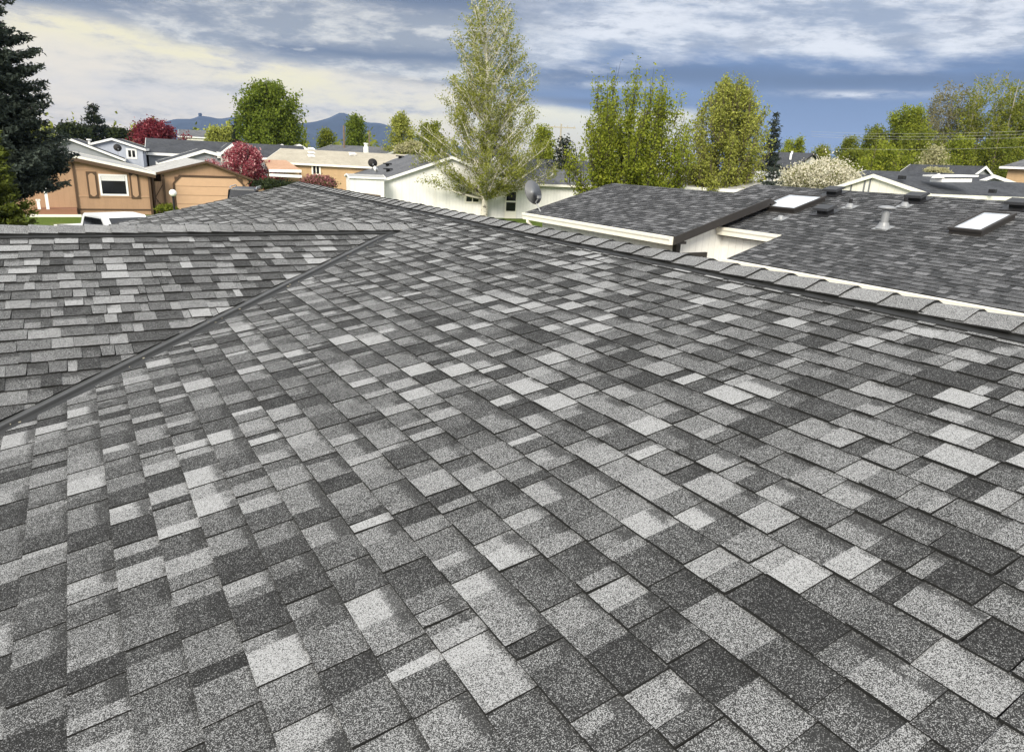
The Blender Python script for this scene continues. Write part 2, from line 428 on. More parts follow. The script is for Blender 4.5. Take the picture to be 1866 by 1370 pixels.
# cross gable, near slope and far slope
U2 = np.array([0, math.cos(SC2), math.sin(SC2)]); N2 = np.array([0, -math.sin(SC2), math.cos(SC2)]); A2 = np.array([1., 0, 0])
O2 = np.array([0, YR2, ZR2]); c2 = math.cos(SC2)
b = MB()
# left of the valley: Y > yval(X) + gap  ->  with a = X, u = (Y - YR2) / c2
cv = (-kv, c2, YR2 - y0_ - gap * 1.2)
shingles(b, O2, A2, U2, N2, XL, 3.2, -5.2 / c2, -.10, [[cv, (0, -1, -.085)]], 23, expo=.156, wmax=.20, thick=.0085)
b.build('gable_slope', [SH, EDGE], house)
b = MB()
b.prism([(XL, YR2 - 5.3, zcross(YR2 - 5.3) - .03), (3.02, YR2, ZR2 - .03), (XL, YR2, ZR2 - .03)], (0, 0, -.1))
b.prism([(XL, YR2 + 5.3, zcross(YR2 + 5.3)), (XL, YR2, ZR2), (3.02, YR2, ZR2)], (0, 0, -.1))
b.build('gable_deck', EDGE, house)
# the valley: two pans and a raised crimp in one folded sheet
b = MB()
dv = np.array([1, kv, TS]); dv = dv / np.linalg.norm(dv)
prof = [(-.17, -.022), (-.078, -.004), (-.050, .0), (-.012, .010), (-.003, .017), (.006, .015), (.016, .004), (.078, -.004), (.17, -.022)]
px_ = np.array([1.0, 0, 0])
rows = []
for X in np.linspace(XE - .25, 2.98, 9):
    row = []
    for q, h in prof:                                              # q > 0 lies on the main slope, q < 0 on the cross gable
        dxy = np.array([kv, -1, 0]) / math.hypot(kv, 1) * q
        p = np.array([X, yval(X), 0]) + dxy
        z = zmain(p[0]) if q >= 0 else zcross(p[1])
        row.append((p[0], p[1], z + h + .003))
    rows.append(row)
for r0, r1 in zip(rows, rows[1:]):
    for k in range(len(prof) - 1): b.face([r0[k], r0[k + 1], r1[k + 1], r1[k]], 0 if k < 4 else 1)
b.build('valley_flashing', [FLASH, FLASH_SHADE], house)
# ridge vents and caps
def ridge(name_v, name_c, fz, p0, p1, n_first, step, halfw, seed, drop, reverse=False, skew=0):
    rg = random.Random(seed); p0, p1 = np.asarray(p0, float), np.asarray(p1, float)
    d = p1 - p0; L = np.linalg.norm(d); d = d / L; s = np.array([-d[1], d[0], 0]); s = s / np.linalg.norm(s)
    v = MB(); hw = halfw - .022
    prof = [(-hw, -drop * hw - .004), (-hw, -drop * hw + .026), (0, .032), (hw, -drop * hw + .026), (hw, -drop * hw - .004)]
    v.prism([p0 + s * q + np.array([0, 0, h]) for q, h in prof], d * L)
    hw2 = halfw + .045                                             # the vent's low flange
    prof = [(-hw2, -drop * hw2 + .003), (-hw2, -drop * hw2 + .013), (-hw + .004, -drop * hw + .016), (hw - .004, -drop * hw + .016), (hw2, -drop * hw2 + .013), (hw2, -drop * hw2 + .003)]
    v.prism([p0 + s * q + np.array([0, 0, h]) for q, h in prof], d * L)
    v.build(name_v, VENTM, house)
    c = MB(); n = int(L / step) + 1
    for i in range(n):
        a = i * step + rg.uniform(-.006, .006); e = min(a + step * 1.35, L + .02); w = halfw + rg.uniform(-.006, .006); t = rg.uniform(.40, .62)
        hb, he = .017 + rg.uniform(0, .004), .001; sh = rg.uniform(-.006, .006)
        K = [(-w, -drop * w + .022), (-w * .5, -drop * w * .5 + .029), (-.02, .032), (.02, .032), (w * .5, -drop * w * .5 + .029), (w, -drop * w + .022)]
        lo = [p0 + d * (a + rg.uniform(-.003, .003)) + s * (q + sh) + np.array([0, 0, h + hb + (-.006 * abs(q) / w)]) for q, h in K]
        hi = [p0 + d * e + s * (q * .96 + sh) + np.array([0, 0, h + he]) for q, h in K]
        for k in range(len(K) - 1):
            c.face([lo[k], lo[k + 1], hi[k + 1], hi[k]][::-1], 0, [(t, 0, 0, 0)] * 4)
            th = np.array([0, 0, -.009]); c.face([lo[k], lo[k + 1], lo[k + 1] + th, lo[k] + th], 1)
        for k in (0, len(K) - 1):
            c.face([lo[k], hi[k], hi[k] + th, lo[k] + th], 1)
        c.face([q + th for q in lo] + [q + th for q in hi[::-1]], 1)
    c.build(name_c, [CAPM, EDGE], house)
zr = zmain(XR)
ridge('ridge_vent', 'ridge_cap', None, (XR, YG0, zr), (XR, 14.02, zr), 0, .219, .155, 5, TS)
ridge('gable_ridge_vent', 'gable_ridge_cap', None, (XL, YR2, ZR2), (3.10, YR2, ZR2 + .004), 0, .2015, .155, 6, TC)
b = MB()                                                           # walls below the eaves
b.prism([(XE + .45, YG0 + .3, 0), (XW - .45, YG0 + .3, 0), (XW - .45, 12.4, 0), (XE + .45, 12.4, 0)], (0, 0, zmain(XE) - .02))
b.prism([(XL + .4, YR2 - 4.6, 0), (1, YR2 - 4.6, 0), (1, YR2 + 4.6, 0), (XL + .4, YR2 + 4.6, 0)], (0, 0, zcross(YR2 + 5.2) - .12))
for yy, sgn in ((YG0 + .3, 1), (12.4, -1)):
    b.prism([(XE + .45, yy, zmain(XE) - .02), (XW - .45, yy, zmain(XE) - .02), (XR, yy, zmain(XR) - .2)], (0, .1 * sgn, 0))
b.build('wall', TAN_SID, house)
b = MB(); b.bar((XE - .06, YG0, zmain(XE) - .05), (XE - .06, 2.2, zmain(XE) - .05), .12, .12); b.build('gutter', CREAMP, house)

# ------------------------------------------------------------------ building helpers
def wall_frame(p, right, up=(0, 0, 1)):
    r = np.asarray(right, float); r = r / np.linalg.norm(r); u = np.asarray(up, float); n = np.cross(r, u)
    return np.asarray(p, float), r, u, n                            # n points out of the wall when right runs to the viewer's right
def rect(mb, F, x0, x1, z0, z1, d0, d1, m=0):
    p, r, u, n = F
    q = lambda x, z: p + r * x + u * z + n * d0
    mb.prism([q(x0, z0), q(x1, z0), q(x1, z1), q(x0, z1)], n * (d1 - d0), m)
def window(root, F, x0, x1, z0, z1, fw=.07, frame=None, glass=None, mid=None, blind=0, proud=.05):
    b = MB(); frame = frame or WHITE
    rect(b, F, x0 - fw, x1 + fw, z0 - fw, z0, .004, proud); rect(b, F, x0 - fw, x1 + fw, z1, z1 + fw, .004, proud)
    rect(b, F, x0 - fw, x0, z0, z1, .004, proud); rect(b, F, x1, x1 + fw, z0, z1, .004, proud)
    if mid == 'v': rect(b, F, (x0 + x1) / 2 - fw * .3, (x0 + x1) / 2 + fw * .3, z0, z1, .004, proud - .01)
    if mid == 'h': rect(b, F, x0, x1, (z0 + z1) / 2 - fw * .3, (z0 + z1) / 2 + fw * .3, .004, proud - .01)
    w = b.build('window', frame, root)
    g = MB(); rect(g, F, x0, x1, z0, z1, .003, .012); g.build('pane', glass or GLASS, w)
    if blind:
        g = MB(); zz = z1 - (z1 - z0) * blind
        k = 5
        for i in range(k):
            a = zz + (z1 - zz) * i / k; rect(g, F, x0 + .02, x1 - .02, a, a + (z1 - zz) / k * .82, .014, .026)
        g.build('blind', WHITE, w)
    return w
def gable(root, c, yaw, L, wl, wr, ze, pitch, wallm, roofm, trimm, ov=.35, ovr=.3, base=0.0, thick=.10, fascia=.16, walls=True, pitch_r=None, zer=None):
    """ridge runs from c along yaw (degrees clockwise from +Y) for L; wl / wr half widths; ze eave height; returns frames of the two ends"""
    a = R_(yaw); s = np.array([math.sin(a), math.cos(a), 0]); t = np.array([math.cos(a), -math.sin(a), 0]); c = np.array([c[0], c[1], 0.0])
    pr = pitch if pitch_r is None else pitch_r
    zr = ze + pitch * wl; zl = ze; zR = zr - pr * wr
    P = lambda x, y, z: c + t * x + s * y + np.array([0, 0, z])
    if walls:
        b = MB(); e = .03
        b.prism([P(-wl + ov, ovr, base), P(wr - ov, ovr, base), P(wr - ov, ovr, zr - pr * (wr - ov) - thick), P(0, ovr, zr - thick - e), P(-wl + ov, ovr, zr - pitch * (wl - ov) - thick)], s * (L - 2 * ovr))
        b.build('wall', wallm, root)
    b = MB()
    b.prism([P(-wl, 0, zl), P(0, 0, zr), P(0, 0, zr - thick), P(-wl, 0, zl - thick)], s * L)
    b.prism([P(wr, 0, zR), P(wr, 0, zR - thick), P(0.002, 0, zr - thick), P(0.002, 0, zr)], s * L)
    b.build('roof', roofm, root)
    b = MB()
    for y0, sg in ((-.035, 1), (L, 1)):
        for x0, z0, x1, z1 in ((-wl, zl, -.001, zr), (wr, zR, .001, zr)):
            b.prism([P(x0, y0, z0 + .015), P(x1, y0, z1 + .015), P(x1, y0, z1 + .015 - fascia), P(x0, y0, z0 + .015 - fascia)], s * .035)
    b.prism([P(-wl - .03, 0, zl + .01), P(-wl - .002, 0, zl + .01), P(-wl - .002, 0, zl - fascia), P(-wl - .03, 0, zl - fascia)], s * L)
    b.prism([P(wr + .002, 0, zR + .01), P(wr + .03, 0, zR + .01), P(wr + .03, 0, zR - fascia), P(wr + .002, 0, zR - fascia)], s * L)
    b.build('fascia', trimm, root)
    return P, s, t, zr
def gutter(root, a, b_, m=CREAMP, out=(-1, 0, 0), name='gutter'):
    a, b_, o = np.asarray(a, float), np.asarray(b_, float), np.asarray(out, float); z = np.array([0, 0, 1.])
    g = MB(); g.prism([a, a + o * .125, a + o * .125 - z * .05, a + o * .10 - z * .09, a + o * .095 - z * .17, a - z * .17], b_ - a)
    g.prism([a + o * .130 + z * .006, a + o * .110 + z * .006, a + o * .110 - z * .016, a + o * .130 - z * .016], b_ - a)
    return g.build(name, m, root)

# ------------------------------------------------------------------ the neighbour on the right: house and garage
PN = .28; SN = math.atan(PN)
E0 = atZ(1325, 472, CZ - 1.65); XHE, YH1, ZE = E0[0], E0[1], E0[2]
planeN = np.array([-math.sin(SN), 0, math.cos(SN)])
UN = np.array([math.cos(SN), 0, math.sin(SN)])
def onN(x, y): return onplane(x, y, E0, planeN)
XHR = XHE + 4.75; YH0, YH2 = -7.0, 13.05
rc = onN(1415, 427); XRC = rc[0]
nh = thing('neighbour_house', 'dark grey shingled house with two skylights, white walls and a long cream gutter', 'house', (XHE + 3, 5, 0))
b = MB(); cN = math.cos(SN)
uR = (XRC - XHE) / cN
tonesN = ([.10, .24, .38, .55, .8], [.25, .28, .25, .15, .07])
shingles(b, (XHE, 0, ZE), A1, UN, planeN, YH0, YH2, .02, (XHR - XHE) / cN, [[(-1, 0, YH1)], [(1, 0, -YH1), (0, 1, -uR), (-1, 0, YH2)]], 31, wmin=.07, wmax=.27, tones=tonesN)
b.build('roof', [SHN, EDGE], nh)
ZR = ZE + PN * (XHR - XHE)
b = MB()
b.prism([(XHE, YH0, ZE - .006), (XHR, YH0, ZR - .006), (XHR, YH1, ZR - .006), (XHE, YH1, ZE - .006)], (0, 0, -.09))
b.prism([(XRC, YH1, ZE + PN * (XRC - XHE) - .006), (XHR, YH1, ZR - .006), (XHR, YH2, ZR - .006), (XRC, YH2, ZE + PN * (XRC - XHE) - .006)], (0, 0, -.09))
b.prism([(XHR + .002, YH0, ZR), (XHR + 4.7, YH0, ZE), (XHR + 4.7, YH2, ZE), (XHR + .002, YH2, ZR)], (0, 0, -.09))
b.build('roof_deck', DKTRIM, nh)
b = MB()
b.box((XHE + .45, YH0 + .3, 0), (XHR + 4.2, YH1 - .3, ZE - .07)); b.box((XRC + .14, YH1 - .3, 0), (XHR + 4.2, YH2, ZE + PN * (XRC - XHE) - .12))
b.prism([(XHE + .45, YH1 - .32, ZE - .07), (XHR + 4.2, YH1 - .32, ZE - .07), (XHR, YH1 - .32, ZR - .12)], (0, .02, 0))
b.build('wall', WHITE_SID, nh)
zrc = ZE + PN * (XRC - XHE)
b = MB()
b.prism([(XHE + .01, YH0, ZE - .095), (XHE + .45, YH0, ZE - .095), (XHE + .45, YH0, ZE - .125), (XHE + .01, YH0, ZE - .125)], (0, YH1 - YH0, 0))
b.prism([(XRC + .0, YH1, zrc - .095), (XRC + .15, YH1, zrc - .095), (XRC + .15, YH1, zrc - .20), (XRC + .0, YH1, zrc - .20)], (0, YH2 - YH1, 0))
b.prism([(XHE, YH1 + .002, ZE - .002), (XRC, YH1 + .002, zrc - .002), (XRC, YH1 + .002, zrc - .12), (XHE, YH1 + .002, ZE - .12)], (0, .03, 0))
b.prism([(XRC - .001, YH1 + .002, zrc - .002), (XHR, YH1 + .002, ZR - .10), (XHR, YH1 + .002, ZR - .15), (XRC - .001, YH1 + .002, zrc - .12)], (0, .004, 0))
b.build('soffit', DKTRIM, nh)
gutter(nh, (XHE - .002, YH0, ZE + .0), (XHE - .002, YH1 + .02, ZE + .0))
gutter(nh, (XRC - .004, YH1 + .04, zrc), (XRC - .004, 11.2, zrc), name='upper_gutter')
# rooftop fittings
def skylight(px, label):
    pts = [onN(*q) for q in px]; c = sum(pts) / 4
    X0, X1 = sorted((pts[0][0] * .5 + pts[3][0] * .5, pts[1][0] * .5 + pts[2][0] * .5)); Y0, Y1 = sorted(((pts[0][1] + pts[1][1]) / 2, (pts[2][1] + pts[3][1]) / 2))
    O = np.array([XHE, 0, ZE]); q = lambda X, Y, h: np.array([X, Y, ZE + PN * (X - XHE)]) + planeN * h
    t = thing('skylight', label, 'skylight', q((X0 + X1) / 2, (Y0 + Y1) / 2, 0), 'skylights on the neighbouring roof')
    b = MB(); b.prism([q(X0, Y0, -.02), q(X1, Y0, -.02), q(X1, Y1, -.02), q(X0, Y1, -.02)], planeN * .10); b.build('curb', DKTRIM, t)
    b = MB(); w = .035
    for (a0, a1, b0, b1) in ((X0 - .02, X1 + .02, Y0 - .02, Y0 + w), (X0 - .02, X1 + .02, Y1 - w, Y1 + .02), (X0 - .02, X0 + w, Y0 + w, Y1 - w), (X1 - w, X1 + .02, Y0 + w, Y1 - w)):
        b.prism([q(a0, b0, .082), q(a1, b0, .082), q(a1, b1, .082), q(a0, b1, .082)], planeN * .045)
    b.build('frame', DKTRIM, t)
    b = MB(); n = 5                                                # shallow acrylic dome
    g = lambda i, j: q(X0 + w + (X1 - X0 - 2 * w) * i / n, Y0 + w + (Y1 - Y0 - 2 * w) * j / n, .105 + .05 * (math.sin(math.pi * i / n) * math.sin(math.pi * j / n)) ** .5)
    for i in range(n):
        for j in range(n): b.face([g(i, j), g(i + 1, j), g(i + 1, j + 1), g(i, j + 1)])
    b.build('pane', SKYGL, t, True)
skylight([(1391, 386), (1425, 362), (1505, 366), (1452, 389)][0:1] + [(1425, 362), (1505, 366), (1452, 389)], 'white domed skylight beside the rake of the lower garage roof')
skylight([(1738, 428), (1780, 395), (1848, 400), (1790, 432)], 'white domed skylight standing by itself beyond the mushroom capped flue')
def boxvent(x, y, label, s=.36):
    p = onN(x, y); u, a, n = UN, A1, planeN
    t = thing('roof_vent', label, 'roof vent', p, 'black box vents on the neighbouring roof')
    b = MB(); q = lambda i, j, h: p + u * i + a * j + n * h
    b.prism([q(-s * .75, -s * .62, .012), q(s * .75, -s * .62, .012), q(s * .75, s * .62, .012), q(-s * .75, s * .62, .012)], n * .012); b.build('flange', BLACK, t)
    b = MB(); b.prism([q(-s * .3, -s * .36, .02), q(s * .3, -s * .36, .02), q(s * .3, s * .36, .02), q(-s * .3, s * .36, .02)], n * .09); b.build('neck', BLACK, t)
    b = MB(); b.prism([q(-s * .5, -s * .5, .105), q(s * .5, -s * .5, .105), q(s * .42, -s * .42, .15), q(-s * .42, -s * .42, .15)], a * s); b.build('hood', BLACK, t)
boxvent(1520, 354, 'small black box vent nearest the ridge above the first skylight')
boxvent(1504, 389, 'small black box vent just to the right of the skylight by the garage')
boxvent(1671, 366, 'small black box vent near the middle of the roof ridge')
boxvent(1857, 379, 'small black box vent at the right edge, above the lone skylight')
def pipevent(x, y, label, h=.19, r=.04):
    p = onN(x, y); t = thing('vent_pipe', label, 'vent pipe', p, 'plumbing vents on the neighbouring roof')
    b = MB(); q = lambda i, j, k: p + UN * i + A1 * j + planeN * k
    b.prism([q(-.13, -.13, .012), q(.13, -.13, .012), q(.13, .13, .012), q(-.13, .13, .012)], planeN * .012)
    b.lathe(p, [(.10, .01), (.075, .06), (r + .01, .10)], 12); b.build('flashing', LTGREY, t)
    b = MB(); b.lathe(p, [(r, 0), (r, h), (r * .7, h), (r * .7, h - .05)], 10); b.build('pipe', BLACK, t)
pipevent(1548, 379, 'black vent pipe on a pale flashing between two box vents')
pipevent(1648, 377, 'black vent pipe on a pale flashing next to the middle box vent')
p = onN(1422, 400); t = thing('roof_flashing', 'pale flashing plate with a short stub below the first skylight', 'flashing', p)
b = MB(); q = lambda i, j, k: p + UN * i + A1 * j + planeN * k
b.prism([q(-.13, -.13, .012), q(.13, -.13, .012), q(.13, .13, .012), q(-.13, .13, .012)], planeN * .012); b.build('plate', LTGREY, t)
b = MB(); b.lathe(p, [(.09, .01), (.06, .07), (.04, .09)], 12); b.build('stub', LTGREY, t)
p = onN(1609, 417); t = thing('flue', 'grey metal flue with a flat mushroom cap on the neighbouring roof', 'flue', p)
b = MB(); b.prism([q(-.15, -.15, .012), q(.15, -.15, .012), q(.15, .15, .012), q(-.15, .15, .012)], planeN * .012); b.lathe(p, [(.15, .0), (.11, .06), (.085, .12)], 16); b.build('flashing', LTGREY, t)
b = MB(); b.lathe(p, [(.07, .05), (.07, .36)], 16); b.build('pipe', LTGREY, t)
b = MB(); b.lathe(p + np.array([0, 0, .36]), [(.09, .0), (.165, .025), (.17, .045), (.10, .075), (.02, .085)], 20); b.build('cap', LTGREY, t, True)

ZEH = ZE; ZE = CZ - 1.385
GA, GB = atZ(970, 388, ZE), atZ(1220, 432, ZE)
XGE = (GA[0] + GB[0]) / 2 - .05; YG_0, YG_1 = GB[1], GA[1]
ng = thing('neighbour_garage', 'dark grey gable roofed garage with white siding and black corner trim', 'garage', (XGE + 3, (YG_0 + YG_1) / 2, 0))
PG = .29; SG = math.atan(PG); nG = np.array([-math.sin(SG), 0, math.cos(SG)]); UG = np.array([math.cos(SG), 0, math.sin(SG)])
XGR = (atY(1400, 362, YG_0)[0] + atY(1110, 338, YG_1)[0]) / 2; ZGR = ZE + PG * (XGR - XGE)
b = MB(); shingles(b, (XGE, 0, ZE), A1, UG, nG, YG_0 - .0, YG_1, .02, (XGR - XGE) / math.cos(SG), [[(1, 0, -YG_0), (-1, 0, YG_1)]], 37, wmin=.07, wmax=.3, tones=tonesN)
b.build('roof', [SHN, EDGE], ng)
b = MB()
b.prism([(XGE, YG_0, ZE - .006), (XGR, YG_0, ZGR - .006), (XGR, YG_0, ZGR - .10), (XGE, YG_0, ZE - .10)], (0, YG_1 - YG_0, 0))
b.prism([(XGR + .001, YG_0, ZGR), (2 * XGR - XGE, YG_0, ZE), (2 * XGR - XGE, YG_0, ZE - .1), (XGR + .001, YG_0, ZGR - .1)], (0, YG_1 - YG_0, 0))
b.build('roof_deck', DKTRIM, ng)
b = MB(); oy = .28
b.prism([(XGE + .4, YG_0 + oy, 0), (2 * XGR - XGE - .4, YG_0 + oy, 0), (2 * XGR - XGE - .4, YG_0 + oy, ZE + .02), (XGR, YG_0 + oy, ZGR - .13), (XGE + .4, YG_0 + oy, ZE + .02)], (0, YG_1 - YG_0 - 2 * oy, 0))
b.build('wall', WHITE_SID, ng)
for yy in (YG_0 - .04, YG_1):
    b = MB(); b.prism([(XGE, yy, ZE + .01), (XGR, yy, ZGR + .01), (XGR, yy, ZGR - .17), (XGE, yy, ZE - .17)], (0, .04, 0)); b.build('rake_board', DKTRIM, ng)
b = MB(); b.prism([(XGE + .012, YG_0 + .001, ZE - .105), (XGE + .4, YG_0 + .001, ZE - .105), (XGE + .4, YG_0 + .001, ZE - .16), (XGE + .012, YG_0 + .001, ZE - .16)], (0, YG_1 - YG_0 - .002, 0)); b.build('soffit', DKTRIM, ng)
b = MB(); cx_, cy_ = XGE + .4, YG_0 + oy
b.box((cx_ - .02, cy_ - .02, 0), (cx_ + .10, cy_ - .001, ZE - .06)); b.box((cx_ - .02, cy_ - .001, 0), (cx_ - .001, cy_ + .10, ZE - .06)); b.build('corner_trim', DKTRIM, ng)
gutter(ng, (XGE - .002, YG_0, ZE), (XGE - .002, YG_1, ZE))
b = MB(); yd = YG_1 - .22
b.tube([(XGE - .06, yd, ZE - .1), (XGE - .06, yd, ZE - .22), (XGE + .10, yd, ZE - .38), (XGE + .33, yd, ZE - .50), (XGE + .345, yd, ZE - .62), (XGE + .345, yd, .1)], .05, 8); b.build('downspout', CREAMP, ng)
F = wall_frame((0, YG_0 + oy, 0), (1, 0, 0)); A_ = atY(1234, 461, YG_0 + oy); B_ = atY(1286, 461, YG_0 + oy)
window(ng, F, A_[0] + .1, B_[0] - .1, A_[2] - 1.9, A_[2] - .1, .10, DKTRIM, WHITE)
# the dish on the garage corner
dp = onplane(985, 386, (XGE, YG_0, ZE), nG)
t = thing('satellite_dish', 'grey satellite dish on a leaning mast at the corner of the garage roof', 'satellite dish', dp)
tip = atC(968, 352, np.dot(dp - CAM, FW))
def dish(t, foot, c, r, n, m=GREYM, arm=True):
    foot, c, n = np.asarray(foot, float), np.asarray(c, float), np.asarray(n, float); n = n / np.linalg.norm(n)
    b = MB(); b.tube([foot, foot + (c - foot) * .55, c - n * .05], r * .055, 8); b.build('mast', LTGREY, t)
    b = MB(); pr = [(r * k / 5, .22 * r * (k / 5) ** 2) for k in range(6)]; b.lathe(c, pr + [(r * .98, .22 * r + .012), (r * .5, .07 * r + .012), (.001, .012)], 24, 0, n); b.build('reflector', m, t, True)
    b = MB(); side = np.cross(n, (0, 0, 1)); side /= np.linalg.norm(side); dn_ = np.cross(n, side); dn_ = dn_ if dn_[2] < 0 else -dn_
    e = c + n * r * .75 + dn_ * r * .55; b.tube([c + dn_ * r * .9 + n * .2 * r, e], r * .05, 6); b.bar(e - side * r * .16, e + side * r * .16, r * .2, r * .2); b.build('feed_arm', LTGREY, t)
dish(t, dp, tip, .34, (.22, -.80, .30))

# ------------------------------------------------------------------ the street on the left: tan house, garage, gate, vehicles
YB = 50.4
bp_ = atY(137, 284, YB - .3); be = atY(283, 315, YB - .3)
bh = thing('tan_house', 'tan house with one picture window between scalloped shutters', 'house', (bp_[0], YB, 0))
wrB = be[0] - bp_[0]; pB = (bp_[2] - be[2]) / wrB
gable(bh, (bp_[0], YB - .3), 0, 15, wrB, wrB, be[2], pB, TAN_SID, ROOF_LT, CREAMP, ov=.3, ovr=.3, fascia=.14)
b = MB()
for sx, a, c in ((1, .0, .16),):
    for x0, x1 in ((bp_[0], be[0]), (bp_[0], 2 * bp_[0] - be[0])):
        b.prism([(x0, YB - .345, bp_[2] - .13), (x1, YB - .345, be[2] - .13), (x1, YB - .345, be[2] - .33), (x0, YB - .345, bp_[2] - .33)], (0, .05, 0))
b.build('rake_board', BROWN, bh)
F = wall_frame((0, YB, 0), (1, 0, 0))
wl_, wr_ = atY(181, 319, YB), atY(233, 355, YB)
window(bh, F, wl_[0] + .05, wr_[0] - .05, wr_[2] + .03, wl_[2] - .05, .11, WHITE, GLASS, None, .26)
zs0, zs1 = atY(170, 361, YB)[2], atY(170, 313, YB)[2]
for (a, c) in ((159, 178), (237, 254)):
    x0, x1 = atY(a, 337, YB)[0], atY(c, 337, YB)[0]
    b = MB(); rect(b, F, x0, x1, zs0, zs1, .004, .05); sh = b.build('shutter', BROWN, bh)
    b = MB(); w = x1 - x0; m_ = .11 * w / .6; k = .22 * w
    pts = [(x0 + m_ + k, zs0 + m_), (x1 - m_ - k, zs0 + m_), (x1 - m_, zs0 + m_ + k), (x1 - m_, zs1 - m_ - k), (x1 - m_ - k, zs1 - m_), (x0 + m_ + k, zs1 - m_), (x0 + m_, zs1 - m_ - k), (x0 + m_, zs0 + m_ + k)]
    b.prism([(px, YB - .052, pz) for px, pz in pts], (0, -.02, 0)); b.build('panel', TANP, sh)
XB0, XB1 = atY(138, 340, YB)[0], be[0] - .3
b = MB(); zt = be[2] - .1
rect(b, F, XB0 - .06, XB0 + .06, 0, atY(138, 297, YB)[2], .002, .06); b.build('corner_trim', BROWN, bh)
b = MB(); rect(b, F, XB1 - .14, XB1, 0, zt, .002, .06); b.build('edge_trim', BROWN, bh)
for yy in (358, 382):
    b = MB(); z_ = atY(200, yy, YB)[2]; rect(b, F, XB0 + .07, XB1 - .15, z_ - .05, z_ + .04, .002, .03); b.build('belt_trim', TANP if yy == 358 else BROWN, bh)
b = MB(); z_ = atY(200, 310, YB)[2]; rect(b, F, XB0 + .07, XB1 - .15, z_ - .03, z_ + .03, .002, .02); b.build('frieze_trim', TANP, bh)
# the porch on its left: deck, rail, white posts
xq0, xq1 = atY(60, 380, YB - 1.2)[0], XB0 - .1
b = MB(); b.box((xq0, YB - 1.6, .12), (xq1, YB - .02, .42)); b.build('porch_deck', ORANGE, bh)
b = MB(); b.box((xq0 - .6, YB - 1.75, 0), (xq1 + .2, YB - 1.62, .14)); b.build('porch_step', CREAMP, bh)
for a, c, top in ((70, 73, 366), (85, 90, 332)):
    x_ = atY((a + c) / 2, 380, YB - 1.5)[0]; zt = atY(70, top, YB - 1.5)[2]
    b = MB(); b.box((x_ - .075, YB - 1.58, .14), (x_ + .075, YB - 1.43, zt)); b.box((x_ - .11, YB - 1.61, zt), (x_ + .11, YB - 1.4, zt + .08)); b.build('porch_post', WHITE, bh)
YGR = 51.6
gp, gl, gr = atY(376, 294, YGR - .3), atY(284, 315, YGR - .3), atY(462, 327, YGR - .3)
tg = thing('tan_garage', 'tan gable garage with a closed peach sectional door', 'garage', (gp[0], YGR, 0))
wl, wr = gp[0] - gl[0], gr[0] - gp[0]; pg = (gp[2] - gl[2]) / wl; pg2 = (gp[2] - gr[2]) / wr
gable(tg, (gp[0], YGR - .3), 0, 9, wl, wr, gl[2], pg, TAN_SID, ROOF_LT, BROWN, ov=.3, ovr=.3, fascia=.14, pitch_r=pg2)
F = wall_frame((0, YGR, 0), (1, 0, 0))
d0, d1 = atY(318, 330, YGR), atY(441, 330, YGR); dzt = atY(380, 324, YGR)[2]
n = 4
for i in range(n):
    b = MB(); rect(b, F, d0[0], d1[0], .03 + (dzt - .03) * i / n, .03 + (dzt - .03) * (i + 1) / n - .025, .006, .045); b.build('door_section', PEACH, tg)
b = MB(); k = .42; w = .13
rect(b, F, d0[0] - w, d0[0], 0, dzt - k, .004, .075); rect(b, F, d1[0], d1[0] + w, 0, dzt - k, .004, .075); rect(b, F, d0[0] + k, d1[0] - k, dzt, dzt + w, .004, .075)
for xa, sg in ((d0[0], 1), (d1[0], -1)):
    b.prism([(xa - w * sg, YGR - .004, dzt - k), (xa, YGR - .004, dzt - k), (xa + k * sg, YGR - .004, dzt), (xa + k * sg, YGR - .004, dzt + w), (xa + (k - .12) * sg, YGR - .004, dzt + w)], (0, -.072, 0))
    b.prism([(xa, YGR - .05, dzt - k), (xa + k * sg, YGR - .05, dzt), (xa, YGR - .05, dzt)], (0, -.012, 0))
b.build('door_frame', BROWN, tg)
for xx in (atY(300, 350, YGR)[0], atY(452, 350, YGR)[0]):
    b = MB(); rect(b, F, xx - .06, xx + .06, 0, gl[2] - .12, .002, .05); b.build('corner_trim', BROWN if xx < 10 else TANP, tg)
x0, x1 = atY(282, 350, YB + 1.0)[0], atY(299, 350, YB + 1.0)[0]
gt = thing('side_gate', 'tan board gate with dark crossed braces between house and garage', 'gate', ((x0 + x1) / 2, YB + 1, 0))
zt = atY(290, 331, YB + 1)[2]; F = wall_frame((0, YB + 1, 0), (1, 0, 0))
b = MB()
for i in range(6): rect(b, F, x0 + (x1 - x0) * i / 6 + .01, x0 + (x1 - x0) * (i + 1) / 6 - .005, .06, zt, 0, .03)
b.build('boards', TANP, gt)
b = MB(); y_ = YB + .95
b.bar((x0, y_, zt * .5), (x1, y_, zt - .12), .05, .09, up=(0, 1, 0)); b.bar((x0, y_, zt * .5), (x1, y_, .16), .05, .09, up=(0, 1, 0))
b.bar((x0, y_ - .05, zt * .5), (x0 + .001, y_ - .05, zt), .08, .04, up=(0, 1, 0)); b.bar((x1, y_ - .05, .05), (x1 + .001, y_ - .05, zt + .3), .12, .05, up=(0, 1, 0)); b.bar((x0 - .05, y_ - .05, .05), (x0 - .049, y_ - .05, zt + .5), .12, .05, up=(0, 1, 0))
b.build('brace', BROWN, gt)
lp = atY(315, 352, 46.5)
t = thing('lamp_post', 'short black garden lamp post with a white globe before the garage', 'lamp post', (lp[0], 46.5, 0))
b = MB(); b.lathe((lp[0], 46.5, 0), [(.11, 0), (.10, .15), (.065, .2), (.06, lp[2] - .25), (.09, lp[2] - .2), (.09, lp[2] - .14)], 10); b.build('post', BLACK, t)
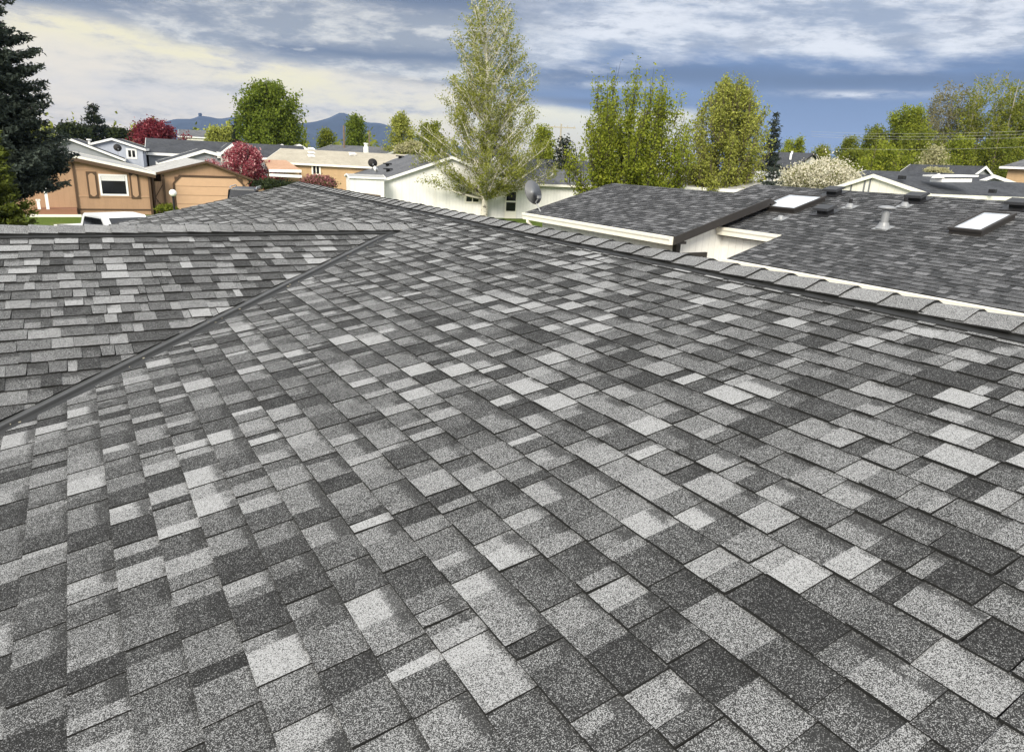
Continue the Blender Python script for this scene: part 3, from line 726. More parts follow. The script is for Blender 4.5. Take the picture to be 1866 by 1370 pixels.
b = MB(); b.lathe((lp[0], 46.5, lp[2]), [(.21 * math.sin(a), -.21 * math.cos(a)) for a in np.linspace(.3, math.pi, 10)], 14); b.build('globe', LIGHTG, t, True)

def vehicle(name, label, cat, c, yaw, spec, paint):
    """profile vehicle: body and cabin shells in local (x right, y forward, z up)"""
    a = R_(yaw); f = np.array([math.sin(a), math.cos(a), 0]); r = np.array([math.cos(a), -math.sin(a), 0]); c = np.array([c[0], c[1], 0.])
    P = lambda x, y, z: c + r * x + f * y + np.array([0, 0, z])
    t = thing(name, label, cat, c)
    W = spec['w'] / 2
    def shell(rows):                                               # rows: list of (y, [(x, z)...]) half sections, mirrored
        b = MB(); R = []
        for y, hs in rows:
            full = [(x, z) for x, z in hs] + [(-x, z) for x, z in hs[::-1]]
            R.append([P(x, y, z) for x, z in full])
        for q0, q1 in zip(R, R[1:]):
            for k in range(len(q0) - 1): b.face([q0[k], q0[k + 1], q1[k + 1], q1[k]])
        b.face(R[0][::-1]); b.face(R[-1]); return b
    sec = lambda w, z0, z1: [(w * .93, z0), (w, z0 + .15), (w, z1 - .12), (w * .965, z1)]
    shell([(y, sec(W * k, .36, z)) for y, z, k in spec['body']]).build('body', paint, t, False)
    cab = spec['cab']                                              # (y, z top, width factor)
    zb = spec['belt']
    shell([(y, [(W * .95 * kk, zb - .02), (W * .93 * kk, zb + .02), (W * .93 * kk - (z - zb) * .20, z - .07), (W * .93 * kk - (z - zb) * .20 - .07, z)]) for y, z, kk in cab]).build('cabin', paint, t, False)
    for nm, quad in spec['glass']:
        b = MB(); pts = [P(*q) for q in quad]; nn = np.cross(pts[1] - pts[0], pts[2] - pts[0]); nn /= np.linalg.norm(nn)
        b.prism([q - nn * .004 for q in pts], nn * .016); b.build(nm, GLASS, t)
    for (x, y) in spec['wheels']:
        sg = 1 if x > 0 else -1
        b = MB(); cc = P(x, y, .37); b.lathe(cc - r * sg * .11, [(.25, 0), (.36, .01), (.37, .06), (.37, .18), (.35, .22), (.24, .22)], 20, 0, r * sg); w = b.build('wheel', RUBBER, t)
        b = MB(); b.lathe(cc + r * sg * .08, [(.23, 0), (.22, .03), (.06, .045), (.001, .05)], 14, 0, r * sg); b.build('rim', SILV, w)
    return t, P
# pickup: nose towards us, the bed running off to the left
pc = atZ(212, 389, 1.92)
hw = .94
spec = dict(w=1.98, belt=1.22, body=[(-2.75, 1.18, .97), (-2.7, 1.2, 1), (1.5, 1.2, 1), (2.2, 1.14, .98), (2.45, .92, .9)],
    cab=[(-.95, 1.25, 1), (-.80, 1.90, 1), (-.2, 1.935, 1), (.55, 1.90, 1), (1.35, 1.25, 1)],
    glass=[('windshield', [(-.72, 1.30, 1.27), (.72, 1.30, 1.27), (.60, .66, 1.82), (-.60, .66, 1.82)][::-1]), ('side_window', [(.925, 1.1, 1.28), (.925, -.72, 1.28), (.80, -.62, 1.80), (.80, .50, 1.80)]), ('side_window', [(-.925, 1.1, 1.28), (-.925, -.72, 1.28), (-.80, -.62, 1.80), (-.80, .50, 1.80)][::-1])],
    wheels=[(.86, 1.75), (-.86, 1.75), (.86, -1.7), (-.86, -1.7)])
t, P = vehicle('pickup_truck', 'white pickup truck parked behind the side gable ridge', 'truck', pc, 156, spec, WHCAR)
b = MB()
for sx in (-1, 1): b.prism([P(sx * .95, -2.7, 1.19), P(sx * .95, -.98, 1.19), P(sx * .86, -.98, 1.19), P(sx * .86, -2.7, 1.19)], (0, 0, .14))
b.prism([P(.95, -2.74, .7), P(-.95, -2.74, .7), P(-.95, -2.69, .7), P(.95, -2.69, .7)], (0, 0, .63))
b.build('bed_rail', WHCAR, t)
for sx in (-1, 1):
    b = MB(); b.prism([P(sx * .992, -2.65, .85), P(sx * .992, -2.5, .85), P(sx * .97, -2.5, .85), P(sx * .97, -2.65, .85)], (0, 0, .3)); b.build('tail_lamp', RED, t)
sc_ = atC(452, 340, 38.5); hS = sc_[2]
spec = dict(w=1.9, belt=1.05, body=[(-2.35, .95, .92), (-2.25, 1.05, 1), (1.1, 1.05, 1), (2.1, .98, .97), (2.4, .8, .88)],
    cab=[(-2.2, 1.06, 1), (-1.75, hS - .04, 1), (-.4, hS, 1), (.35, hS - .03, 1), (1.2, 1.06, 1)],
    glass=[('windshield', [(-.74, 1.15, 1.10), (.74, 1.15, 1.10), (.62, .44, hS - .10), (-.62, .44, hS - .10)][::-1]), ('rear_window', [(-.70, -2.17, 1.10), (.70, -2.17, 1.10), (.60, -1.83, hS - .12), (-.60, -1.83, hS - .12)]),
           ('side_window', [(.885, .95, 1.10), (.885, -1.9, 1.10), (.76, -1.6, hS - .12), (.76, .25, hS - .12)]), ('side_window', [(-.885, .95, 1.10), (-.885, -1.9, 1.10), (-.76, -1.6, hS - .12), (-.76, .25, hS - .12)][::-1])],
    wheels=[(.82, 1.45), (-.82, 1.45), (.82, -1.45), (-.82, -1.45)])
t, P = vehicle('parked_car', 'dark parked car with a silver roof rail, mostly hidden behind the gable edge', 'car', sc_, 20, spec, DKCAR)
for sx in (-1, 1):
    b = MB(); b.tube([P(sx * .66, -1.7, hS - .05), P(sx * .66, -1.5, hS + .05), P(sx * .66, .1, hS + .05), P(sx * .66, .4, hS - .04)], .028, 6); b.build('roof_rail', SILV, t)

# ------------------------------------------------------------------ houses farther off
def far_house(name, label, peak, right_eave, zc, yaw, L, sid, roof, trim, left_eave=None, ov=.3, fascia=.22, cat='house', group=None, ovr=.3):
    """peak / eave pixels lie in the gable plane nearest to us; yaw = ridge direction"""
    p = atC(*peak, zc); a = R_(yaw); t = np.array([math.cos(a), -math.sin(a), 0]); s = np.array([math.sin(a), math.cos(a), 0])
    e = onplane(*right_eave, p, s); wr = np.dot(e - p, t); pr = (p[2] - e[2]) / wr
    if left_eave is not None: l = onplane(*left_eave, p, s); wl = np.dot(p - l, t); zl = l[2]
    else: wl, zl = wr, e[2]
    root = thing(name, label, cat, (p[0], p[1], 0), group)
    pl = (p[2] - zl) / wl
    gable(root, p, yaw, L, wl, wr, zl, pl, sid, roof, trim, ov=ov, ovr=ovr, fascia=fascia, pitch_r=pr)
    FR = wall_frame(np.array([p[0], p[1], 0]) + s * ovr, t)
    def px(x, y): q = onplane(x, y, FR[0], s); return np.dot(q - FR[0], t), q[2]
    return root, FR, px
h, F, px = far_house('grey_house', 'low grey house with white rake boards behind the tan house', (126, 252), (228, 291), 62, 4, 12, GREY_SID, ROOF_DK, WHITE, fascia=.20)
t = thing('chimney_pipe', 'white roof pipe with a flared cap on the low grey house', 'vent pipe', atC(163, 262, 66))
b = MB(); b.lathe(atC(163, 262, 66), [(.10, -.5), (.10, .25), (.22, .30), (.22, .42)], 10); b.build('pipe', WHITE, t)
h, F, px = far_house('blue_grey_house', 'blue grey house wall with one white window under a sloping roof', (203, 252), (265, 272), 68, 8, 11, BLUE_SID, ROOF_DK, WHITE, fascia=.20)
x0, z1 = px(233, 274); x1, z0 = px(247, 287); window(h, F, x0, x1, z0, z1, .16, WHITE, GLASS, 'v')
q = atC(214, 270, 66); t = thing('satellite_dish', 'dark round satellite dish against the blue grey house wall', 'satellite dish', (q[0], q[1], q[2] - 1))
dish(t, q - np.array([0, 0, .9]), q, .36, (.1, -.9, .35), DKTRIM)
# dark roofed house with two front gables
pr_ = atC(352, 256, 78); h = thing('dark_roof_house', 'house with a broad black roof and a white trimmed front gable', 'house', (pr_[0], pr_[1], 0))
zr = pr_[2]; rl, rr = atC(322, 256, 78), atC(425, 262, 76)
gable(h, (rl[0] - 3, rl[1] + 1), 98, 17, 4.6, 4.6, zr - 1.5, 1.5 / 4.6, GREY_SID, ROOF_DK, WHITE, fascia=.25)
h2, F, px = far_house('front_gable_wing', 'white trimmed gable wing joined in front of the black roof', (372, 273), (402, 281), 66, 4, 9, GREY_SID, ROOF_DK, WHITE, (288, 298), fascia=.28, cat='house wing')
h2, F, px = far_house('cream_gable_house', 'cream gable end with white trim left of the pink tree top', (423, 262), (446, 280), 72, 6, 8, CREAM_SID, ROOF_DK, WHITE, fascia=.3)
h2, F, px = far_house('distant_house', 'small distant house with a grey brown roof under the hills', (341, 240), (334, 250), 150, 95, 6, CREAM_SID, ROOF_GR, WHITE, (350, 250), fascia=.3) if False else (None, None, None)
q = atC(358, 238, 150); h = thing('distant_house', 'small distant house with a grey brown roof under the hills', 'house', (q[0], q[1], 0))
gable(h, (q[0] - 3.6, q[1]), 100, 5.6, 3.2, 3.2, q[2] - 1.4, .45, CREAM_SID, ROOF_GR, WHITE, fascia=.2)
# beige roofed house with the orange patio roof
q = atC(660, 277, 72); eL, eR = atC(548, 299, 64), atC(632, 301, 64); rL = atC(548, 276, 70)
h = thing('beige_house', 'gold walled house under a wide beige roof with one small window', 'house', (eL[0], eL[1], 0))
d = eR - eL; yawE = math.degrees(math.atan2(d[0], d[1])); n2 = np.array([-d[1], d[0], 0]); n2 /= np.linalg.norm(n2)
if np.dot(n2, FW) < 0: n2 = -n2
wB = 5.4; ze = (eL[2] + eR[2]) / 2; zt = atC(600, 275, 64 + wB * .95)[2]
gable(h, eL - d / np.linalg.norm(d) * 3.5 + n2 * wB, yawE, 22, wB, wB, ze, (zt - ze) / wB, GOLD_SID, ROOF_BE, CREAMP, fascia=.16)
F = wall_frame(eL + n2 * .3 - np.array([0, 0, eL[2]]), d)
def px(x, y): q = onplane(x, y, F[0], n2); return np.dot(q - F[0], F[1]), q[2]
x0, z1 = px(569, 303); x1, z0 = px(581, 318); window(h, F, x0, x1, z0, z1, .14, CREAMP, GLASS, 'v')
for x, y, m in ((567, 274, 'a'), (567, 281, 'b'), (567, 287, 'c'), (642, 283, 'd')):
    q = onplane(x, y, eL, np.cross(d / np.linalg.norm(d), n2 * wB + np.array([0, 0, zt - ze])))
    t = thing('roof_vent', {'a': 'pale roof vent nearest the ridge of the beige roof', 'b': 'middle pale roof vent in a column of three on the beige roof', 'c': 'lowest pale roof vent in a column of three on the beige roof', 'd': 'single pale roof vent at the right of the beige roof'}[m], 'roof vent', q)
    b = MB(); b.box(q + (-.25, -.2, -.05), q + (.25, .2, .05)); b.build('base', WHITE, t)
    b = MB(); b.prism([q + (-.33, -.28, .06), q + (.33, -.28, .06), q + (.28, .25, .2), q + (-.28, .25, .2)], (0, 0, .05)); b.build('hood', WHITE, t)
a, c = atC(490, 309, 58), atC(549, 310, 58); e, g = atC(521, 292, 64), atC(480, 291, 64)
t = thing('patio_cover', 'orange patio roof with a white railing in front of the gold house', 'patio cover', ((a[0] + c[0]) / 2, a[1], 0))
b = MB(); b.prism([a, c, e, g], (0, 0, -.08)); b.build('roof', ROOF_OR, t)
b = MB(); b.bar(a - (0, .05, .1), c - (0, .05, .1), .1, .22); b.build('fascia', WHITE, t)
zf = atC(520, 331, 58)[2]
for k in (0, .5, .97):
    q = a + (c - a) * k; b = MB(); b.box((q[0] - .06, q[1] - .06 + .1, 0), (q[0] + .06, q[1] + .06 + .1, q[2] - .2)); b.build('post', BROWN, t)
b = MB(); z1, z0 = atC(520, 318, 58)[2], atC(520, 323, 58)[2]
b.prism([(a[0], a[1] - .1, z0), (c[0], c[1] - .1, z0), (c[0], c[1] - .1, z1), (a[0], a[1] - .1, z1)], (0, .06, 0)); b.build('railing', WHITE, t)
h, F, px = far_house('gable_house', 'white trimmed cream gable just left of its twin above the beige roof', (514, 263), (533, 274), 84, 8, 10, CREAM_SID, ROOF_DK, WHITE, fascia=.3)
h, F, px = far_house('gable_house', 'white trimmed cream gable right of its twin above the beige roof', (546, 263), (563, 273), 88, 8, 10, CREAM_SID, ROOF_LT, WHITE, fascia=.3)
# the long grey roof with a white pipe
q = atC(605, 264, 98); q2 = atC(735, 267, 92); d = q2 - q
h = thing('long_grey_house', 'long low house with a pale grey roof and white end wall', 'house', (q[0], q[1], 0))
gable(h, q, math.degrees(math.atan2(d[0], d[1])), np.linalg.norm(d[:2]), 4.0, 4.0, q[2] - 1.0, .25, WHITE_SID, ROOF_GR, WHITE, fascia=.2)
q = atC(667, 270, 88); t = thing('vent_stack', 'white vent stack with a wider cap between the beige and grey roofs', 'vent pipe', q)
b = MB(); b.lathe(q, [(.34, -.6), (.34, .1), (.22, .14), (.22, .42), (.30, .45), (.30, .6)], 10); b.build('pipe', WHITE, t)

# ------------------------------------------------------------------ the white house behind the birch
q0 = atZ(935, 398, 0); yawW = 12.0; a = R_(yawW); tW = np.array([math.cos(a), -math.sin(a), 0]); sW = np.array([math.sin(a), math.cos(a), 0])
pW = onplane(822, 285, q0, sW); eWl = onplane(690, 329, q0, sW); wlW = np.dot(pW - eWl, tW)
wh = thing('white_house', 'white gable house with a dark roof behind the leaning birch', 'house', (pW[0], pW[1], 0))
gable(wh, pW - sW * .3, yawW, 17, wlW, wlW, eWl[2], (pW[2] - eWl[2]) / wlW, WHITE_SID, ROOF_GR, WHITE, ov=.25, fascia=.20)
F = wall_frame(np.array([q0[0], q0[1], 0]), tW)
def px(x, y): q = onplane(x, y, F[0], sW); return np.dot(q - F[0], tW), q[2]
x0, z1 = px(850, 343); x1, z0 = px(872, 368); window(wh, F, x0, x1, z0, z1, .12, CREAMP, GLASS, 'v')
x0, z1 = px(764, 371); x1, z0 = px(768, 378); b = MB(); rect(b, F, x0, x1, z0 - .05, z1, .004, .12); b.build('meter_box', BLACK, wh)
x0, z1 = px(735, 372); x1, z0 = px(752, 376); b = MB(); rect(b, F, x0, x1, z0 - .3, z1, .004, .4); b.build('utility_cabinet', BLACK, wh)
for xx in (731, 793):
    x0, z1 = px(xx, 330); b = MB(); rect(b, F, x0 - .015, x0 + .015, 0, z1, .002, .014); b.build('batten', CREAM_SID, wh)
# left side wall of it: two doors and a downspout
sideP = pW - tW * (wlW - .25); FS = wall_frame(np.array([sideP[0], sideP[1], 0]), -sW)
def pxs(x, y): q = onplane(x, y, FS[0], tW); return np.dot(q - FS[0], -sW), q[2]
for xa, xb, m in ((660, 654, WHITE), (646, 640, GREYM)):
    x0, z1 = pxs(xa, 322); x1, z0 = pxs(xb, 360); b = MB(); rect(b, FS, min(x0, x1), max(x0, x1), .15, z1, .004, .05); b.build('door', m, wh)
# right wing: eave wall with a glazed door
ev0, ev1 = atC(960, 336, 47.5), atC(1062, 339, 46.0)
w0 = q0 + tW * .35; ze = atC(1000, 336, np.dot(q0 - CAM, FW))[2]
ww = thing('white_wing', 'low white wing with a glazed door right of the birch trunk', 'house wing', (w0[0], w0[1], 0))
zr = onplane(1000, 308, q0 + sW * 4.3, sW)[2]
gable(ww, w0 - sW * .45 + sW * 4.0 - tW * 1.2, yawW + 90, 9.5, 4.0, 4.0, ze, (zr - ze) / 4.0, WHITE_SID, ROOF_GR, CREAMP, ov=.4, ovr=.25, fascia=.16)
F = wall_frame(np.array([w0[0], w0[1], 0]) - sW * .06, tW)
def px(x, y): q = onplane(x, y, F[0], sW); return np.dot(q - F[0], tW), q[2]
x0, z1 = px(923, 350); x1, z0 = px(938, 393)
b = MB(); rect(b, F, x0 - .09, x1 + .09, 0, z1 + .09, .0, .06); dr = b.build('door', CREAMP, ww)
zm = z1 - (z1 - z0) * .40
for za, zb in ((z0 + .35, zm - .06), (zm + .06, z1)):
    b = MB(); rect(b, F, x0, x1, za, zb, .062, .075); b.build('door_glass', GLASS, dr)
def roofpt(x, y, root_p, ridge_s, t_dir, pitch): return onplane(x, y, root_p, np.cross(ridge_s, t_dir + np.array([0, 0, pitch])))
pitchW = (pW[2] - eWl[2]) / wlW
for x, y, lab, sz in ((696, 284, 'black box vent highest on the white house roof', .8), (729, 289, 'black box vent right of the highest one on the white house roof', .8), (706, 303, 'black box vent in the middle of the white house roof', .7), (707, 313, 'black box vent lowest on the white house roof', .7)):
    q = roofpt(x, y, eWl, sW, tW, pitchW); t = thing('roof_vent', lab, 'roof vent', q, 'black vents on the white house roof')
    b = MB(); b.box(q + (-.12, -.12, 0), q + (.12, .12, .16)); b.build('neck', BLACK, t)
    b = MB(); b.box(q + (-.3, -.28, .16), q + (.3, .28, .26)); b.build('hood', BLACK, t)
for x, y, lab, r_, nn, m in ((679, 306, 'dark satellite dish standing on the white house roof', .42, (-.2, -.85, .4), DKTRIM), (644, 294, 'pale satellite dish at the far eave of the white house', .5, (-.5, -.7, .5), LTGREY), (684, 313, 'small white antenna dish near the eave of the white house', .26, (.4, -.8, .4), WHITE)):
    q = roofpt(x, y + 3, eWl, sW, tW, pitchW); t = thing('satellite_dish', lab, 'satellite dish', q); dish(t, q, q + np.array([0, 0, r_ * 1.25]), r_, nn, m)
fa, fb = atC(663, 352, 44), atC(694, 356, 42.5)
t = thing('wood_fence', 'short dark board fence at the corner of the white house', 'fence', (fa[0], fa[1], 0))
d = fb - fa; b = MB(); nb = 14
for i in range(nb):
    p0 = fa + d * i / nb; p1 = fa + d * (i + .88) / nb; b.prism([(p0[0], p0[1], .03), (p1[0], p1[1], .03), (p1[0], p1[1], fa[2]), (p0[0], p0[1], fa[2])], (0, .03, 0))
b.build('boards', WOOD, t)
b = MB()
for z_ in (.4, fa[2] - .25): b.bar((fa[0], fa[1] + .06, z_), (fb[0], fb[1] + .06, z_), .05, .09)
b.build('rail', WOOD, t)
q = atC(632, 338, 50); t = thing('white_shed', 'white shed wall left of the white house doors', 'shed', (q[0], q[1], 0))
gable(t, (q[0], q[1]), yawW + 90, 2.6, 1.3, 1.3, atC(625, 320, 50)[2] , .12, WHITE_SID, ROOF_LT, WHITE, ov=.1, ovr=.1, fascia=.12)

# ------------------------------------------------------------------ right-hand houses
h, F, px = far_house('cream_house', 'cream house with a broad battened gable and long black roof', (1592, 318), (1697, 354), 31, 93, 17, CREAM_SID, ROOF_DK, CREAMP, (1500, 347), fascia=.16, ovr=.12)
for xx, yy in ((1534, 341), (1553, 334), (1578, 325), (1588, 322)):
    x0, z1 = px(xx, yy); b = MB(); rect(b, F, x0 - .035, x0 + .035, .1, z1 - .02, .002, .03); b.build('batten', GREYM, h)
q = atC(1740, 327, 30)
t = thing('roof_dormer', 'white framed low roof dormer standing on the black roof', 'dormer', q)
b = MB(); 
r3 = atC(1770, 327, 30) - q; r3 /= np.linalg.norm(r3); bk = np.array([-r3[1], r3[0], 0]); bk = bk if np.dot(bk, FW) > 0 else -bk; up3 = np.array([0, 0, 1.])
b.prism([q - r3 * .55 - up3 * .12, q + r3 * .75 - up3 * .12, q + r3 * .75 + up3 * .02, q - r3 * .55 + up3 * .02], bk * .9); b.build('box', WHITE, t)
b = MB(); b.prism([q - r3 * .75 + up3 * .10, q + r3 * 1.0 + up3 * .10, q + r3 * 1.0 + up3 * .17, q - r3 * .75 + up3 * .17], bk * 1.2); b.prism([q - r3 * 1.0 + up3 * .06, q - r3 * .72 + up3 * .24, q - r3 * .45 + up3 * .06], bk * .1); b.build('eave', WHITE, t)
for x, y, lab in ((1644, 322, 'tiny black vent near the left end of the long black roof'), (1701, 345, 'tiny black vent low on the long black roof'), (1809, 347, 'tiny black vent at the right of the long black roof')):
    q = atC(x, y + 1, 30.5); t = thing('roof_vent', lab, 'roof vent', q); b = MB(); b.box(q + (-.12, -.12, -.1), q + (.12, .12, .06)); b.build('hood', BLACK, t)
h, F, px = far_house('far_black_house', 'small grey gable with white rakes beyond the black roof', (1797, 303), (1811, 320), 62, 12, 8, GREY_SID, ROOF_DK, WHITE, (1771, 322), fascia=.22)
q = atC(1690, 301, 70); q2 = atC(1800, 304, 66); d = q2 - q
h = thing('dark_ranch_house', 'dark flat looking roof below the tall trees on the right', 'house', (q[0], q[1], 0)); gable(h, q, math.degrees(math.atan2(d[0], d[1])), np.linalg.norm(d[:2]), 4.5, 4.5, q[2] - 1.3, .29, GREY_SID, ROOF_DK, DKTRIM, fascia=.16)
h, F, px = far_house('right_gable_house', 'white rake and black roof cut by the right edge of the photo', (1812, 319), (1900, 350), 44, 10, 10, GREY_SID, ROOF_DK, WHITE, (1740, 345), fascia=.2)
q = atC(1868, 273, 50); e = atC(1822, 304, 48); q2 = atC(1960, 280, 46)
h = thing('tall_tan_house', 'taller tan walled house with a grey roof at the right edge', 'house', (q[0], q[1], 0))
d = atC(1960, 308, 44.5) - e; d[2] = 0; n2 = np.array([-d[1], d[0], 0]); n2 /= np.linalg.norm(n2); n2 = n2 if np.dot(n2, FW) > 0 else -n2
b = MB(); L_ = d; zt = q[2]; k = d / np.linalg.norm(d)
r0 = e + k * 1.9 + n2 * 3.2; r0[2] = zt; r1 = e + d + n2 * 3.2; r1[2] = zt; bk = e + n2 * 6.4; bk2 = e + d + n2 * 6.4
b.face([e, e + d, r1, r0]); b.face([e, r0, bk]); b.face([r0, r1, bk2, bk]); b.build('roof', ROOF_GR, h)
b = MB(); b.prism([e + (0, 0, .02), e + d + (0, 0, .02), e + d - (0, 0, .12), e - (0, 0, .12)], -n2 * .04); b.prism([e + n2 * .01 + (0, 0, .02), bk + (0, 0, .02), bk - (0, 0, .12), e + n2 * .01 - (0, 0, .12)], -k * .04); b.build('fascia', WHITE, h)
b = MB(); f0 = e + k * .4 + n2 * .4; f0[2] = 0; b.prism([f0, f0 + d * .95, f0 + d * .95 + n2 * 5.6, f0 + n2 * 5.6], (0, 0, e[2] - .05)); b.build('wall', GOLD_SID, h)
# behind the big trees: black roof house, cream garages
q = atC(1408, 277, 88); q2 = atC(1484, 276, 84); d = q2 - q
h = thing('brown_roof_house', 'black roofed house with an olive gable between dark spruce and treeline', 'house', (q[0], q[1], 0))
gable(h, q, math.degrees(math.atan2(d[0], d[1])), np.linalg.norm(d[:2]), 4.2, 4.2, q[2] - 1.9, .45, CREAM_SID, ROOF_DK, DKTRIM, fascia=.25)
q = atC(1441, 285, 84); t = thing('vent_pipe', 'white bent vent pipe on the far black roof', 'vent pipe', q); b = MB(); b.tube([q - (0, 0, .4), q + (0, 0, .2), q + (.12, 0, .35), q + (.12, 0, .6)], .13, 8); b.build('pipe', WHITE, t)
h, F, px = far_house('small_cream_house', 'small cream gable beside the white blossoming bush', (1434, 314), (1462, 333), 58, 14, 8, CREAM_SID, ROOF_LT, WHITE, (1408, 330), fascia=.2)
q = atC(1225, 330, 50); e = atC(1210, 342, 47); q2 = atC(1395, 336, 46); d = atC(1392, 344, 44) - e; d[2] = 0
h = thing('cream_garage_row', 'low cream outbuilding with a dark open bay behind the big trees', 'garage', (e[0], e[1], 0))
n2 = np.array([-d[1], d[0], 0]); n2 /= np.linalg.norm(n2); n2 = n2 if np.dot(n2, FW) > 0 else -n2
gable(h, e + n2 * 3, math.degrees(math.atan2(d[0], d[1])), np.linalg.norm(d), 3, 3, e[2] + .15, .2, CREAM_SID, ROOF_LT, WHITE, fascia=.18)
F = wall_frame(np.array([e[0], e[1], 0]) + n2 * .29, d)
def px(x, y): q = onplane(x, y, F[0], n2); return np.dot(q - F[0], F[1]), q[2]
x0, z1 = px(1369, 343); x1, z0 = px(1390, 360); b = MB(); rect(b, F, x0, x1, 0, z1, .004, .03); b.build('bay_shade', BLACK, h)  # flat black sheet: the shade inside the bay painted on the wall
x0, z1 = px(1344, 344); x1, z0 = px(1355, 360); b = MB(); rect(b, F, x0, x1, 0, z1, .004, .05); b.build('door', WHITE, h)
x0, z1 = px(1226, 341); x1, z0 = px(1290, 360); b = MB(); rect(b, F, x0, x1, 0, z1, .004, .05); b.build('garage_door', WHITE, h)
h, F, px = far_house('white_garage', 'cream garage gable half hidden between the two big trees', (1245, 318), (1290, 334), 54, 10, 7, CREAM_SID, ROOF_LT, WHITE, (1212, 332), fascia=.2)
q = atC(1212, 320, 62); t = thing('brick_house', 'sliver of a brick red wall with a dark window between the trees', 'house', (q[0], q[1], 0))
gable(t, q, 100, 2.4, 1.6, 1.6, q[2] - .3, .2, ORANGE, ROOF_DK, WHITE, ov=.1, ovr=.1, fascia=.1)
q = atC(1000, 291, 66); t = thing('far_dark_house', 'dark roof with a white gable end just right of the birch', 'house', (q[0], q[1], 0))
gable(t, q - np.array([6, 0, 0]), 100, 11, 4, 4, q[2] - 1.2, .3, WHITE_SID, ROOF_DK, WHITE, fascia=.3)

# ------------------------------------------------------------------ trees and shrubs
def atD(x, y, d): r = ray(x, y); return CAM + r * (d / math.hypot(r[0], r[1]))
def quads(name, C, size, rg, col_r, m, parent, aspect=.6, axis=None, spread=1.0):
    """one mesh of n small leaf faces at C; axis (n,3) orients long leaves such as needles"""
    n = len(C); C = np.asarray(C)
    a = rg.normal(size=(n, 3)) if axis is None else axis + rg.normal(size=(n, 3)) * spread
    a /= np.linalg.norm(a, axis=1)[:, None] + 1e-9
    q = rg.normal(size=(n, 3)); q -= a * (q * a).sum(1)[:, None]; q /= np.linalg.norm(q, axis=1)[:, None] + 1e-9
    s = (size * rg.uniform(.65, 1.35, n))[:, None] * .5
    t = np.cross(a, q)
    v = np.empty((n, 4, 3)); v[:, 0] = C - a * s; v[:, 1] = C + q * s * aspect + t * s * .18; v[:, 2] = C + a * s; v[:, 3] = C - q * s * aspect + t * s * .18
    me = bpy.data.meshes.new(name); me.vertices.add(n * 4); me.vertices.foreach_set('co', v.reshape(-1))
    me.loops.add(n * 4); me.loops.foreach_set('vertex_index', np.arange(n * 4, dtype=np.int32))
    me.polygons.add(n); me.polygons.foreach_set('loop_start', np.arange(0, n * 4, 4, dtype=np.int32)); me.polygons.foreach_set('loop_total', np.full(n, 4, dtype=np.int32))
    la = me.color_attributes.new('pc', 'FLOAT_COLOR', 'CORNER')
    c = np.zeros((n, 4)); c[:, 0] = np.clip(col_r, 0, 1); c[:, 1] = rg.uniform(size=n); c[:, 3] = 1
    la.data.foreach_set('color', np.repeat(c, 4, axis=0).reshape(-1).astype(np.float32))
    me.update(calc_edges=True); me.materials.append(m)
    o = bpy.data.objects.new(name, me); COL.objects.link(o)
    if parent: o.parent = parent; o.location = [-q_ for q_ in parent.location]
    return o
def prof_fn(pts):
    hs, rs = [p[0] for p in pts], [p[1] for p in pts]
    return lambda h: np.interp(h, hs, rs)
def place(px, py, zc):
    p = atC(px, py, zc); return p[0], p[1], math.hypot(p[0], p[1])
